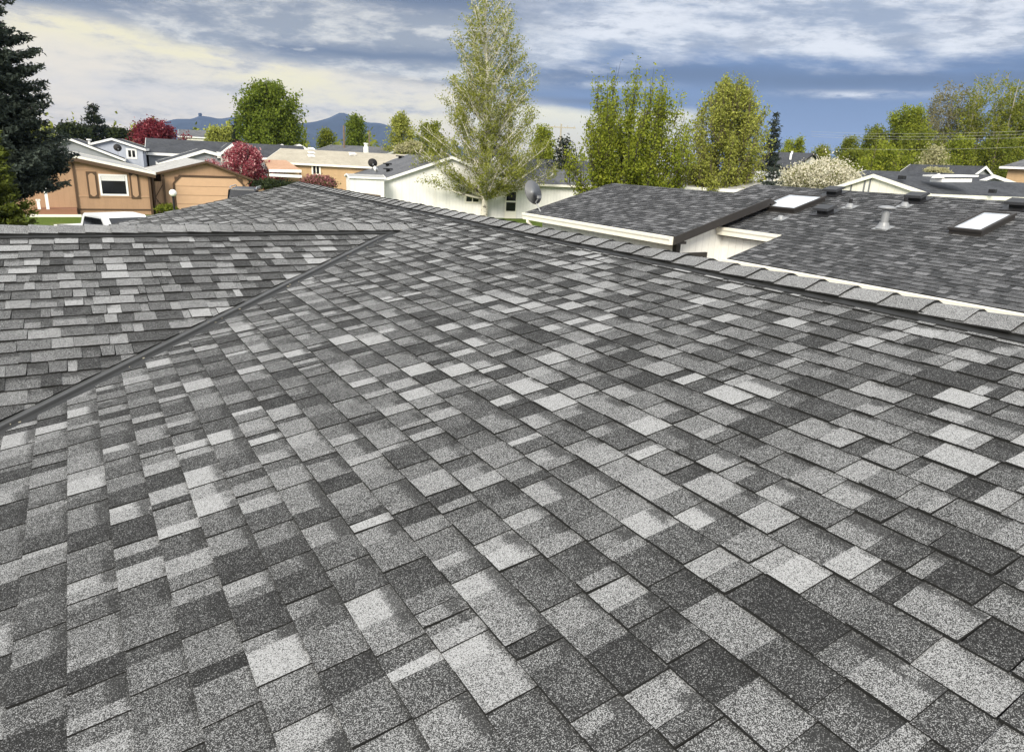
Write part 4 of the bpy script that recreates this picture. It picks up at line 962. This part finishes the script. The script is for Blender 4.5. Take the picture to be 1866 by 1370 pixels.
def broadleaf(name, label, cat, px, ptop, zc, prof, nb, ntw, nl, leaf, lm, bark=None, seed=1, rise=.6, trunk_r=.16, stems=1, lowest=.15, group=None, tw_r=.25, up=.35, sparse_top=0, grey=None, pbase=None, lean=0.0, twigs=True, inner=.30, plume=0):
    """prof: [(fraction of the height, half width in photo pixels)]; crown grown on branches, twigs and leaf sprays"""
    rg = np.random.default_rng(seed); bark = bark or BARK
    x, y, d = place(px, ptop + 100 if pbase is None else pbase, zc); H = atD(px, ptop, d)[2]; k = zc / FPX
    pf = prof_fn([(a, b * k) for a, b in prof])
    root = thing(name, label, cat, (x, y, 0), group); B = np.array([x, y, 0.])
    tm = MB(); tips, cl = [], []
    axes = []
    for s_ in range(stems):
        az = rg.uniform(0, 6.28); off = np.array([math.cos(az), math.sin(az), 0]) * (0 if stems == 1 else pf(.5) * .42)
        hh = np.linspace(0, 1, 9); path = []
        w1, w2 = rg.normal(size=2) * .012 * H, rg.uniform(0, 6.28)
        for h in hh: path.append(B + np.array([lean * h * H, 0, 0]) + off * min(1, h * 2.2) + np.array([w1[0] * math.sin(h * 5 + w2), w1[1] * math.sin(h * 4 + w2), h * H * (.985 if s_ == 0 else rg.uniform(.80, .95))]) if False else B + np.array([lean * h * H, 0, 0]) + off * min(1, h * 2.0) + np.array([w1[0] * math.sin(h * 5 + w2) * h, w1[1] * math.sin(h * 4 + w2) * h, h * H * (.985 - .10 * (s_ > 0))]))
        tr = trunk_r * (1 if stems == 1 else .72)
        tm.tube(path, [tr * (1 - h) ** .8 + .012 for h in hh], 8); axes.append(np.array(path))
    ga = 0; ph = rg.uniform(0, 6.28, 2)
    for i in range(nb):
        P = axes[i % stems]
        f = lowest + (1 - lowest) * ((i + .5) / nb) ** .9 * .97
        hs = max(lowest * .75, f - rise * pf(f) / H * rg.uniform(.6, 1.2))
        ga += 2.39996 + rg.normal() * .25
        st = np.array([np.interp(hs, np.linspace(0, 1, 9), P[:, c]) for c in range(3)])
        r = pf(f) * rg.uniform(.62, 1.06) * (1 + .17 * math.sin(2 * ga + 6 * f + ph[0]) + .13 * math.sin(3 * ga - 10 * f + ph[1])); e = st * 1.0; ctr = B + np.array([lean * f * H, 0, 0])
        e = np.array([ctr[0] + math.cos(ga) * r, ctr[1] + math.sin(ga) * r, f * H * (1 + rg.normal() * .012)])
        mid = st + (e - st) * .5 + np.array([0, 0, -up * np.linalg.norm(e - st) * .25]); 
        ts = np.linspace(0, 1, 7); path = [(1 - t) ** 2 * st + 2 * t * (1 - t) * mid + t * t * e for t in ts]
        br = max(.012, trunk_r * .38 * (1 - f) + .012)
        tm.tube(path, [br * (1 - t * .85) + .004 for t in ts], 5, cap=False)
        path = np.array(path); L = np.linalg.norm(e - st)
        for j in range(ntw):
            t = inner + (1 - inner) * rg.uniform() ** .75
            p0 = np.array([np.interp(t, ts, path[:, c]) for c in range(3)])
            dr = rg.normal(size=3); dr[2] = abs(dr[2]) * .7 + up; dr += (e - st) / (L + .01) * .8; dr /= np.linalg.norm(dr)
            ln = tw_r * max(.5, L * .5) * rg.uniform(.5, 1.2) + plume * rg.uniform(0, 1) * (t > .7)
            if plume and t > .7: dr = dr * .35 + np.array([0, 0, 1.]); dr /= np.linalg.norm(dr)
            p1 = p0 + dr * ln
            if twigs: tm.tube([p0, p1], [.012 + .0012 * k * 100, .005], 3, cap=False)
            tips.append((p0, p1, f)); cl.append(rg.normal() * .16)
    tr_o = tm.build('trunk', bark, root)
    T0 = np.array([t[0] for t in tips]); T1 = np.array([t[1] for t in tips]); FH = np.array([t[2] for t in tips]); CLr = np.array(cl)
    w = np.ones(len(tips))
    if sparse_top: w = np.clip(1 - (FH - sparse_top) / (1 - sparse_top) * .93, .05, 1)
    w *= rg.uniform(.3, 1.5, len(tips)) ** 2; w /= w.sum()
    idx = rg.choice(len(tips), nl, p=w); t = rg.uniform(.1, 1.08, nl)
    sp = leaf * 1.15
    C = T0[idx] + (T1[idx] - T0[idx]) * t[:, None] + rg.normal(size=(nl, 3)) * sp
    quads('crown', C, leaf, rg, .5 + CLr[idx] + rg.normal(size=nl) * .20, lm, root)
    return root
def conifer(name, label, cat, px, ptop, zc, hw, n_whorl, n_need, need, lm, seed=1, base_frac=.05, droop=.25, group=None, pw=.85, pbase=None, bark=None, H_=None, low=0):
    rg = np.random.default_rng(seed); x, y, d = place(px, ptop + 100 if pbase is None else pbase, zc); H = atD(px, ptop, d)[2] if H_ is None else H_; Rm = hw * zc / FPX
    root = thing(name, label, cat, (x, y, 0), group); B = np.array([x, y, 0.])
    tm = MB(); hh = np.linspace(0, 1, 8); tm.tube([B + (0, 0, h * H) for h in hh], [.02 + .018 * H * (1 - h) for h in hh], 8)
    S0, S1, CLr = [], [], []
    for i in range(n_whorl):
        f = base_frac + (1 - base_frac) * (i + rg.uniform(0, .6)) / n_whorl
        r = (Rm * (1 - f) ** pw * 1.0 + .04 * Rm) * (min(1, .45 + .55 * (f - base_frac) / (low - base_frac)) if low else 1); nb = rg.integers(5, 8)
        a0 = rg.uniform(0, 6.28)
        for j in range(nb):
            a = a0 + 6.283 * j / nb + rg.normal() * .22; rr = r * rg.uniform(.62, 1.16); dr = np.array([math.cos(a), math.sin(a), 0]); sd_ = np.array([-dr[1], dr[0], 0])
            st = B + np.array([0, 0, f * H]); dp = droop * rr * rg.uniform(.5, 1.3); ts = np.linspace(0, 1, 6)
            path = [st + dr * rr * t + np.array([0, 0, -dp * math.sin(t * 2.2) + .16 * rr * t * t]) for t in ts]
            tm.tube(path, [(.012 + .012 * rr) * (1 - .8 * t) for t in ts], 4, cap=False)
            path = np.array(path); c_ = rg.normal() * .18; nt_ = max(5, int(rr / Rm * 16))
            for q in range(nt_):
                t = .12 + .88 * (q + rg.uniform()) / nt_; p0 = np.array([np.interp(t, ts, path[:, c]) for c in range(3)])
                ln = rr * .34 * (1.12 - t) + .10 * rr * .5; sgn = 1 if q % 2 else -1
                p1 = p0 + (sd_ * sgn * rg.uniform(.5, 1) + dr * rg.uniform(.35, .8) + np.array([0, 0, rg.uniform(-.25, .25)])) * ln
                S0.append(p0); S1.append(p1); CLr.append(c_ + rg.normal() * .08)
            S0.append(path[2]); S1.append(path[-1] + dr * .06 * rr); CLr.append(c_ + .08)
    tm.build('trunk', bark or DKBARK, root)
    S0, S1, CLr = np.array(S0), np.array(S1), np.array(CLr); ln = np.linalg.norm(S1 - S0, axis=1); w = ln / ln.sum()
    idx = rg.choice(len(S0), n_need, p=w); t = rg.uniform(0, 1.05, n_need); ax = (S1 - S0)[idx] / (ln[idx][:, None] + 1e-6)
    C = S0[idx] + (S1 - S0)[idx] * t[:, None] + rg.normal(size=(n_need, 3)) * need * .33
    quads('crown', C, need, rg, .45 + CLr[idx] + rg.normal(size=n_need) * .2, lm, root, .34, ax, .75)
    return root
def shrub(name, label, cat, px, py, zc, hw, hh, n, leaf, lm, seed=1, bottom=None, group=None, lumps=9, bark=None, zb=None):
    """px, py: middle of the top edge; hw half width and hh height in photo pixels"""
    rg = np.random.default_rng(seed); k = zc / FPX; p = atC(px, py, zc); x, y = p[0], p[1]; top = p[2]
    root = thing(name, label, cat, (x, y, 0), group); bot = max(.1, top - hh * k) if zb is None else zb
    W, Hh = hw * k, top - bot
    cs = []; tm = MB()
    for i in range(lumps * 5):
        v = rg.normal(size=3); v /= np.linalg.norm(v); v[2] = abs(v[2]) * 1.0 - .1
        rr = rg.uniform(.55, .98); c = np.array([x + v[0] * W * rr, y + v[1] * W * rr, bot + Hh * (.42 + .52 * v[2] * rr)]); cs.append(c)
        st = np.array([x + rg.normal() * .08, y + rg.normal() * .08, 0]); tm.tube([st, st + (c - st) * .5 + (0, 0, .1 * Hh), c], [.03, .02, .008], 4, cap=False)
    tm.build('stem', bark or BARK, root)
    cs = np.array(cs); idx = rg.integers(0, len(cs), n); sg = np.array([W * .16, W * .16, Hh * .13])
    C = cs[idx] + rg.normal(size=(n, 3)) * sg
    off = rg.normal(size=len(cs)) * .18
    quads('crown' if hh * k > 2.2 else 'foliage', C, leaf, rg, .5 + off[idx] + rg.normal(size=n) * .2, lm, root)
    return root
L_BIRCH = leaf_mat('birch_leaves', ((0.140, 0.162, 0.024), (0.335, 0.346, 0.070)))
L_MAPLE = leaf_mat('maple_leaves', ((0.109, 0.147, 0.013), (0.301, 0.326, 0.036)))
L_LIME = leaf_mat('lime_leaves', ((0.179, 0.202, 0.036), (0.403, 0.414, 0.090)))
L_WILLOW = leaf_mat('willow_leaves', ((0.077, 0.116, 0.013), (0.198, 0.242, 0.029)))
L_GREEN = leaf_mat('green_leaves', ((0.084, 0.114, 0.012), (0.240, 0.258, 0.034)))
L_OLIVE = leaf_mat('olive_leaves', ((0.109, 0.132, 0.017), (0.287, 0.301, 0.041)))
L_GREYG = leaf_mat('grey_green_buds', ((.13, .12, .07), (.25, .235, .11)))
L_RED = leaf_mat('red_leaves', ((.09, .012, .018), (.26, .04, .052), (.40, .14, .15), .90))
L_PINK = leaf_mat('pink_blossom', ((.16, .025, .036), (.40, .10, .12), (.62, .34, .33), .82))
L_PINK2 = leaf_mat('pale_pink_blossom', ((.16, .05, .05), (.42, .20, .19), (.08, .09, .03), .75))
L_WHITE = leaf_mat('white_blossom', ((.50, .46, .32), (.82, .78, .64), (.16, .17, .05), .80))
L_CREAMB = leaf_mat('cream_blossom', ((.28, .27, .12), (.50, .47, .28)))
L_SPRUCE = leaf_mat('spruce_needles', ((0.017, 0.024, 0.018), (0.070, 0.088, 0.068)), .1)
L_OLCON = leaf_mat('olive_needles', ((0.025, 0.035, 0.007), (0.131, 0.156, 0.022)), .15)
L_DKCON = leaf_mat('dark_needles', ((.008, .014, .008), (.034, .044, .022)), .1)
L_DARKG = leaf_mat('dark_leaves', ((.010, .018, .008), (.045, .058, .018)), .2)
# the birch
broadleaf('birch_tree', 'tall sparse birch with a white trunk in front of the white house', 'tree', 882, -30, 54.0,
    [(0, 4), (.09, 8), (.12, 60), (.16, 100), (.23, 120), (.31, 108), (.40, 94), (.5, 82), (.62, 74), (.74, 68), (.86, 54), (.94, 36), (1, 8)], 180, 19, 52000, .135, L_BIRCH, BIRCHB, 3, rise=1.1, trunk_r=.27, lowest=.12, tw_r=.32, up=.25, sparse_top=.30, pbase=395)
broadleaf('maple_tree', 'wide bright green maple with upright plumes, left of the two big trees', 'tree', 1143, 176, 44.0,
    [(0, 10), (.2, 62), (.34, 102), (.57, 112), (.8, 98), (.95, 64), (1, 20)], 84, 18, 42000, .165, L_MAPLE, DKBARK, 8, rise=1.5, trunk_r=.22, stems=4, lowest=.24, tw_r=.19, up=.6, plume=2.1, inner=.25, pbase=345)
broadleaf('lime_tree', 'tall pale yellow green tree right of the plumed maple', 'tree', 1308, 149, 47.0,
    [(0, 8), (.22, 16), (.30, 60), (.45, 78), (.62, 74), (.79, 54), (.93, 34), (1, 6)], 120, 18, 40000, .155, L_LIME, BARK, 13, rise=1.2, trunk_r=.20, stems=2, lowest=.24, tw_r=.21, up=.5, pbase=345, plume=.8)
broadleaf('willow_tree', 'large rounded dark green tree standing before the hills', 'tree', 497, 147, 92.0,
    [(0, 20), (.12, 44), (.3, 53), (.5, 57), (.7, 52), (.85, 40), (.95, 22), (1, 6)], 150, 14, 52000, .33, L_WILLOW, DKBARK, 15, rise=2.0, trunk_r=.4, stems=3, lowest=.1, tw_r=.24, up=.7, pbase=275, twigs=False)
broadleaf('crabapple_tree', 'dark pink flowering tree rising behind the tan garage', 'tree', 447, 264, 62.0,
    [(0, 10), (.25, 52), (.48, 60), (.64, 52), (.74, 34), (.88, 26), (1, 8)], 70, 12, 22000, .165, L_PINK, DKBARK, 21, rise=.9, trunk_r=.12, stems=3, lowest=.2, tw_r=.3, up=.4, pbase=330)
broadleaf('red_tree', 'round dark red tree behind the blue grey house', 'tree', 283, 222, 92.0,
    [(0, 10), (.3, 38), (.55, 44), (.75, 40), (.9, 26), (1, 8)], 70, 12, 24000, .27, L_RED, DKBARK, 22, rise=.7, trunk_r=.15, stems=3, lowest=.25, tw_r=.3, up=.3, pbase=265)
shrub('dark_shrub', 'dark green bush under the round red tree', 'shrub', 290, 262, 80, 30, 24, 2500, .32, L_DARKG, 31)
conifer('spruce_tree', 'great dark spruce filling the left edge of the photo', 'tree', -14, -70, 25.0, 150, 40, 110000, .17, L_SPRUCE, 41, .22, .18, pbase=300, pw=.52, low=.34)
conifer('pine_tree', 'olive green conifer in front of the dark spruce at the left edge', 'tree', -22, 205, 20.5, 96, 24, 42000, .14, L_OLCON, 42, .04, .15, pbase=380, pw=.55)
conifer('fir_tree', 'dark pointed conifer behind the low grey house', 'tree', 176, 188, 100, 42, 20, 6500, .50, L_DKCON, 43, .05, .2, pbase=255, pw=.62)
shrub('dark_shrub', 'dark leafy clump left of the pointed conifer', 'shrub', 131, 224, 95, 28, 34, 3500, .38, L_DARKG, 32)
shrub('dark_shrub', 'dim green clump right of the pointed conifer', 'shrub', 214, 232, 100, 24, 28, 2500, .38, L_DARKG, 33)
conifer('slim_conifer', 'slim dark conifer against the left flank of the large rounded tree', 'tree', 433, 213, 100, 17, 16, 3500, .45, L_DKCON, 44, .05, .2, pbase=262, pw=.7)
for i, (x_, w_, tp) in enumerate(((392, 18, 232), (416, 17, 230))):
    broadleaf('yellow_green_tree', ('yellow green tree left of its twin beside the distant house', 'yellow green tree right of its twin beside the slim conifer')[i], 'tree', x_, tp, 118, [(0, 6), (.3, w_ * .9), (.6, w_), (.85, w_ * .75), (1, 4)], 34, 9, 4940, 0.35, L_LIME, BARK, 50 + i, lowest=.2, trunk_r=.2, pbase=255, twigs=False, group='trees on the plain below the hills')
broadleaf('round_tree', 'small round green tree right of the large rounded tree', 'tree', 596, 238, 105, [(0, 8), (.3, 18), (.6, 21), (.85, 14), (1, 4)], 36, 9, 5320, 0.30, L_GREEN, BARK, 53, lowest=.2, trunk_r=.2, pbase=268, twigs=False, group='trees on the plain below the hills')
broadleaf('columnar_tree', 'dense upright green tree before the pointed hill', 'tree', 649, 207, 110, [(0, 15), (.2, 23), (.5, 24), (.75, 19), (.92, 11), (1, 3)], 60, 10, 12350, 0.30, L_WILLOW, DKBARK, 54, rise=1.8, lowest=.1, trunk_r=.25, up=.7, pbase=262, twigs=False, group='trees on the plain below the hills')
broadleaf('pale_tree', 'loose pale green tree left of the birch crown', 'tree', 729, 205, 92, [(0, 8), (.25, 30), (.5, 34), (.75, 24), (.92, 12), (1, 4)], 56, 10, 9880, 0.27, L_LIME, BARK, 55, rise=1.1, lowest=.15, trunk_r=.2, pbase=265, twigs=False, group='trees on the plain below the hills')
broadleaf('round_tree', 'green tree half hidden by the left side of the birch', 'tree', 786, 222, 80, [(0, 8), (.3, 28), (.6, 30), (.85, 20), (1, 5)], 44, 10, 7980, 0.24, L_GREEN, BARK, 56, lowest=.2, trunk_r=.2, pbase=290, twigs=False)
shrub('blossoming_shrub', 'pale cream blossoming bush behind the beige roof', 'shrub', 750, 258, 78, 26, 26, 2600, .28, L_CREAMB, 34)
shrub('pink_shrub', 'pink flowering bush just above the roof ridge end', 'shrub', 582, 319, 46, 30, 28, 3600, .15, L_PINK2, 35)
shrub('dark_shrub', 'dark hedge at the foot of the dark pink tree', 'shrub', 500, 326, 48, 40, 22, 3200, .16, L_DARKG, 36)
shrub('gate_shrub', 'low bright green bush growing beside the tan gate', 'shrub', 303, 371, 44, 17, 20, 1800, .14, L_GREEN, 37)
broadleaf('round_tree', 'green tree between the birch and the cross armed pole', 'tree', 988, 229, 74, [(0, 8), (.3, 24), (.6, 27), (.85, 18), (1, 5)], 46, 10, 8740, 0.22, L_MAPLE, BARK, 57, rise=1.2, lowest=.2, trunk_r=.2, pbase=290, twigs=False)
broadleaf('bare_tree', 'grey half bare tree tucked left of the plumed maple', 'tree', 1026, 252, 62, [(0, 6), (.3, 22), (.6, 26), (.85, 18), (1, 5)], 46, 12, 2400, .22, L_DKCON, TWIG, 58, lowest=.2, trunk_r=.14, pbase=300)
conifer('dark_spruce', 'dark spruce standing right of the pale yellow green tree', 'tree', 1402, 204, 66, 30, 22, 6500, .36, L_SPRUCE, 45, .05, .2, pbase=300, pw=.7)
conifer('small_spruce', 'small dense spruce showing above the neighbour roof by the skylight', 'tree', 1404, 300, 36, 58, 20, 11000, .16, L_SPRUCE, 46, .05, .2, pbase=350, pw=.7)
shrub('white_shrub', 'large mound of white blossom behind the neighbour roof', 'shrub', 1502, 293, 42, 62, 66, 26000, .125, L_WHITE, 38, lumps=16)
tl = [(1441, 250, 112, 24, 'small round tree above the far black roof', L_MAPLE, 0), (1545, 243, 118, 26, 'green tree at the left end of the tall treeline', L_GREEN, 0), (1496, 264, 125, 24, 'low olive tree right of the far black roof', L_OLIVE, 0),
      (1588, 226, 110, 36, 'dark green tree in front of the grey topped poplars', L_GREEN, 0), (1637, 190, 108, 42, 'bushy green poplar with a rounded top in the treeline', L_MAPLE, 0), (1706, 148, 116, 46, 'grey brown poplar still half bare in the treeline', L_GREYG, .2),
      (1772, 128, 112, 56, 'tallest olive green poplar of the treeline', L_OLIVE, .55), (1842, 142, 104, 46, 'tall poplar in the treeline near the right edge', L_OLIVE, .6), (1905, 150, 100, 50, 'poplar running out of the photo at the right edge', L_GREEN, .6),
      (1668, 236, 90, 42, 'low leafy tree under the half bare poplar', L_GREEN, 0), (1612, 262, 86, 44, 'low spreading tree behind the white blossom mound', L_MAPLE, 0), (1556, 270, 92, 34, 'dark bushy tree at the foot of the treeline', L_GREEN, 0),
      (1745, 246, 92, 46, 'mid green tree between the poplars and the grey gable', L_MAPLE, 0), (1822, 240, 88, 48, 'mid green tree left of the tall tan house', L_GREEN, 0), (1700, 285, 80, 40, 'low green thicket behind the dark ranch roof', L_WILLOW, 0)]
for i, (x_, tp, zc, w_, lab, lm, sp_) in enumerate(tl):
    tall = tp < 200
    broadleaf('poplar_tree' if tall else 'treeline_tree', lab, 'tree', x_, tp, zc, [(0, w_ * .5), (.1, w_ * 1.05), (.35, w_ * 1.2), (.65, w_ * 1.1), (.85, w_ * .78), (.95, w_ * .44), (1, 4)], 90 if tall else 46, 12, 34000 if tall else 15000, .30 if tall else .27, lm, TWIG if sp_ else BARK, 60 + i, rise=1.5, lowest=.08, trunk_r=.3, up=.6, pbase=300, tw_r=.28, twigs=bool(sp_), sparse_top=sp_, stems=3 if tall else 2, group='trees of the far right treeline')
broadleaf('white_tree', 'white flowering tree in front of the half bare poplar', 'tree', 1700, 262, 78, [(0, 6), (.4, 20), (.65, 27), (.85, 20), (1, 5)], 40, 10, 2800, .26, L_CREAMB, BARK, 90, lowest=.2, trunk_r=.12, pbase=300, twigs=False)
shrub('white_shrub', 'low pale blossoming bush at the foot of the treeline', 'shrub', 1712, 305, 62, 24, 14, 1500, .2, L_CREAMB, 39)

# ------------------------------------------------------------------ poles and wires
def pole(label, px, ytop, zc, arms, r=.15, group=None):
    x, y, d = place(px, ytop + 30, zc); H = atD(px, ytop, d)[2]
    t = thing('utility_pole', label, 'utility pole', (x, y, 0), group)
    b = MB(); b.tube([(x, y, 0), (x, y, H)], [r * 1.2, r * .8], 8); b.build('post', WOOD if not arms else TWIG, t)
    s = np.array([RT[0], RT[1], 0]); s /= np.linalg.norm(s)
    for dz, w in arms:
        b = MB(); p_ = np.array([x, y, H - dz]); b.bar(p_ - s * w, p_ + s * w, .14, .16)
        for q in (-.9, -.45, .45, .9): b.lathe(p_ + s * w * q + np.array([0, 0, .08]), [(.05, 0), (.07, .08), (.05, .2)], 6)
        b.build('crossarm', TWIG, t)
    return np.array([x, y, H])
pole('wooden pole with a crossarm right of the birch', 1021, 226, 105, [(.5, 2.2)], .15)
pole('plain pole in front of the dense upright tree', 627, 229, 95, [], .16, 'plain poles on the plain')
pole('plain pole between the dense upright tree and the loose pale tree', 673, 237, 95, [], .10, 'plain poles on the plain')
for i, (ya, yb, lab) in enumerate(((238, 233, 'topmost wire crossing before the treeline'), (243, 239, 'second wire from the top, crossing before the treeline'), (247, 246, 'third wire from the top, crossing before the treeline'), (267, 262, 'lowest wire, hanging well below the other three'))):
    a, c = atC(1478, ya + 2, 84), atC(1990, yb, 60); b = MB(); n = 14
    b.tube([a + (c - a) * k / n - np.array([0, 0, .9 * 4 * (k / n) * (1 - k / n) * .4]) for k in range(n + 1)], .009, 5)
    setp(b.build('power_line', WIRE), lab, 'power line', 'power lines before the treeline')

# ------------------------------------------------------------------ hills, far woods and the air between
def hill(name, pts, dist, depth, m, seed):
    """pts: skyline pixels; a ridge with real slopes to both sides"""
    rg = np.random.default_rng(seed); xs = np.linspace(pts[0][0], pts[-1][0], 90); ys = np.interp(xs, [p[0] for p in pts], [p[1] for p in pts])
    top = [atD(x, y, dist) for x, y in zip(xs, ys)]; b = MB(); rows = []
    for k in np.linspace(-1, 1, 13):
        row = []
        for i, p in enumerate(top):
            u = np.array([p[0], p[1], 0]); u /= np.linalg.norm(u); f = (1 - abs(k)) ** .8
            wob = 1 + .10 * math.sin(i * .55 + k * 5) * abs(k) * (1 - abs(k)) * 4
            q = p + u * depth * k; row.append((q[0], q[1], max(-5, (p[2] + (0 if k == 0 else 0)) * f * wob if k else p[2])))
        rows.append(row)
    for r0, r1 in zip(rows, rows[1:]):
        for i in range(len(r0) - 1): b.face([r0[i], r0[i + 1], r1[i + 1], r1[i]])
    return setp(b.build(name, m, None, True), kind='structure')
HILLM = mat('hazed_forest_hill', (.022, .036, .050), .95, var=1.1, vscale=.006)  # bluish base: part of the distance haze is put into the colour
hill('hills', [(200, 262), (255, 244), (300, 222), (320, 217), (350, 217), (365, 211), (380, 213), (400, 217), (420, 214), (445, 211), (480, 216), (520, 224), (550, 225), (575, 222), (600, 215), (618, 206), (626, 206), (650, 215), (670, 224), (690, 224), (705, 228), (730, 240), (780, 255), (860, 272), (930, 284)], 4200, 900, HILLM, 5)
q = atD(365, 213, 4200); t = thing('hill_tower', 'tiny tower on the crest of the far hill', 'tower', (q[0], q[1], 0))
b = MB(); b.lathe((q[0], q[1], q[2] - 8), [(9, 0), (8, 14), (10, 18), (7, 26)], 8); b.build('shaft', HILLM, t)
rg = np.random.default_rng(77); n = 26000; u = rg.uniform(-10, 75, n); dd = rg.uniform(260, 420, n)
bump = 3.5 + 2.5 * np.sin(u * .7) * np.sin(u * 1.9 + 1) + 1.5 * np.sin(u * 5)
C = np.stack([np.sin(np.radians(u)) * dd, np.cos(np.radians(u)) * dd, np.abs(rg.normal(size=n)) * bump * .8 + .3], 1)
setp(quads('far_woods', C, 1.9, rg, rg.uniform(0, 1, n), L_OLIVE, None), 'low far off woods along the edge of the plain', 'woods', None, 'stuff')

hz = bpy.data.materials.new('haze_air'); hz.use_nodes = True; n = hz.node_tree; n.nodes.clear()
o_ = n.nodes.new('ShaderNodeOutputMaterial'); pv = n.nodes.new('ShaderNodeVolumePrincipled'); n.links.new(pv.outputs[0], o_.inputs['Volume'])
pv.inputs['Color'].default_value = (.30, .44, .80, 1); pv.inputs['Density'].default_value = 7e-5; pv.inputs['Anisotropy'].default_value = 0
b = MB(); b.box((-3000, -1500, -8), (5200, 5300, 330)); b.f = [f[::-1] for f in b.f]; setp(b.build('haze', hz), kind='stuff')

rg = random.Random(9); b = MB()                                    # grit and leaf bits caught in the valley
for i in range(24):
    X = rg.uniform(XE + .3, 2.9); q_ = rg.gauss(.03, .03); dxy = np.array([kv, -1, 0]) / math.hypot(kv, 1) * q_
    p = np.array([X + dxy[0], yval(X) + dxy[1], 0]); p[2] = (zmain(p[0]) if q_ >= 0 else zcross(p[1])) + .016
    r_ = rg.uniform(.003, .007); a = rg.uniform(0, 3.1); u = np.array([math.cos(a), math.sin(a), rg.uniform(-.2, .2)]) * r_; w = np.array([-math.sin(a), math.cos(a), .1]) * r_ * .6
    b.prism([p - u - w, p + u - w, p + u + w, p - u + w], (0, 0, .003))
setp(b.build('litter', mat('dry_litter', (.30, .27, .20), .9, var=.5)), 'pale bits of grit and leaf caught along the dark valley', 'litter', None, 'stuff')
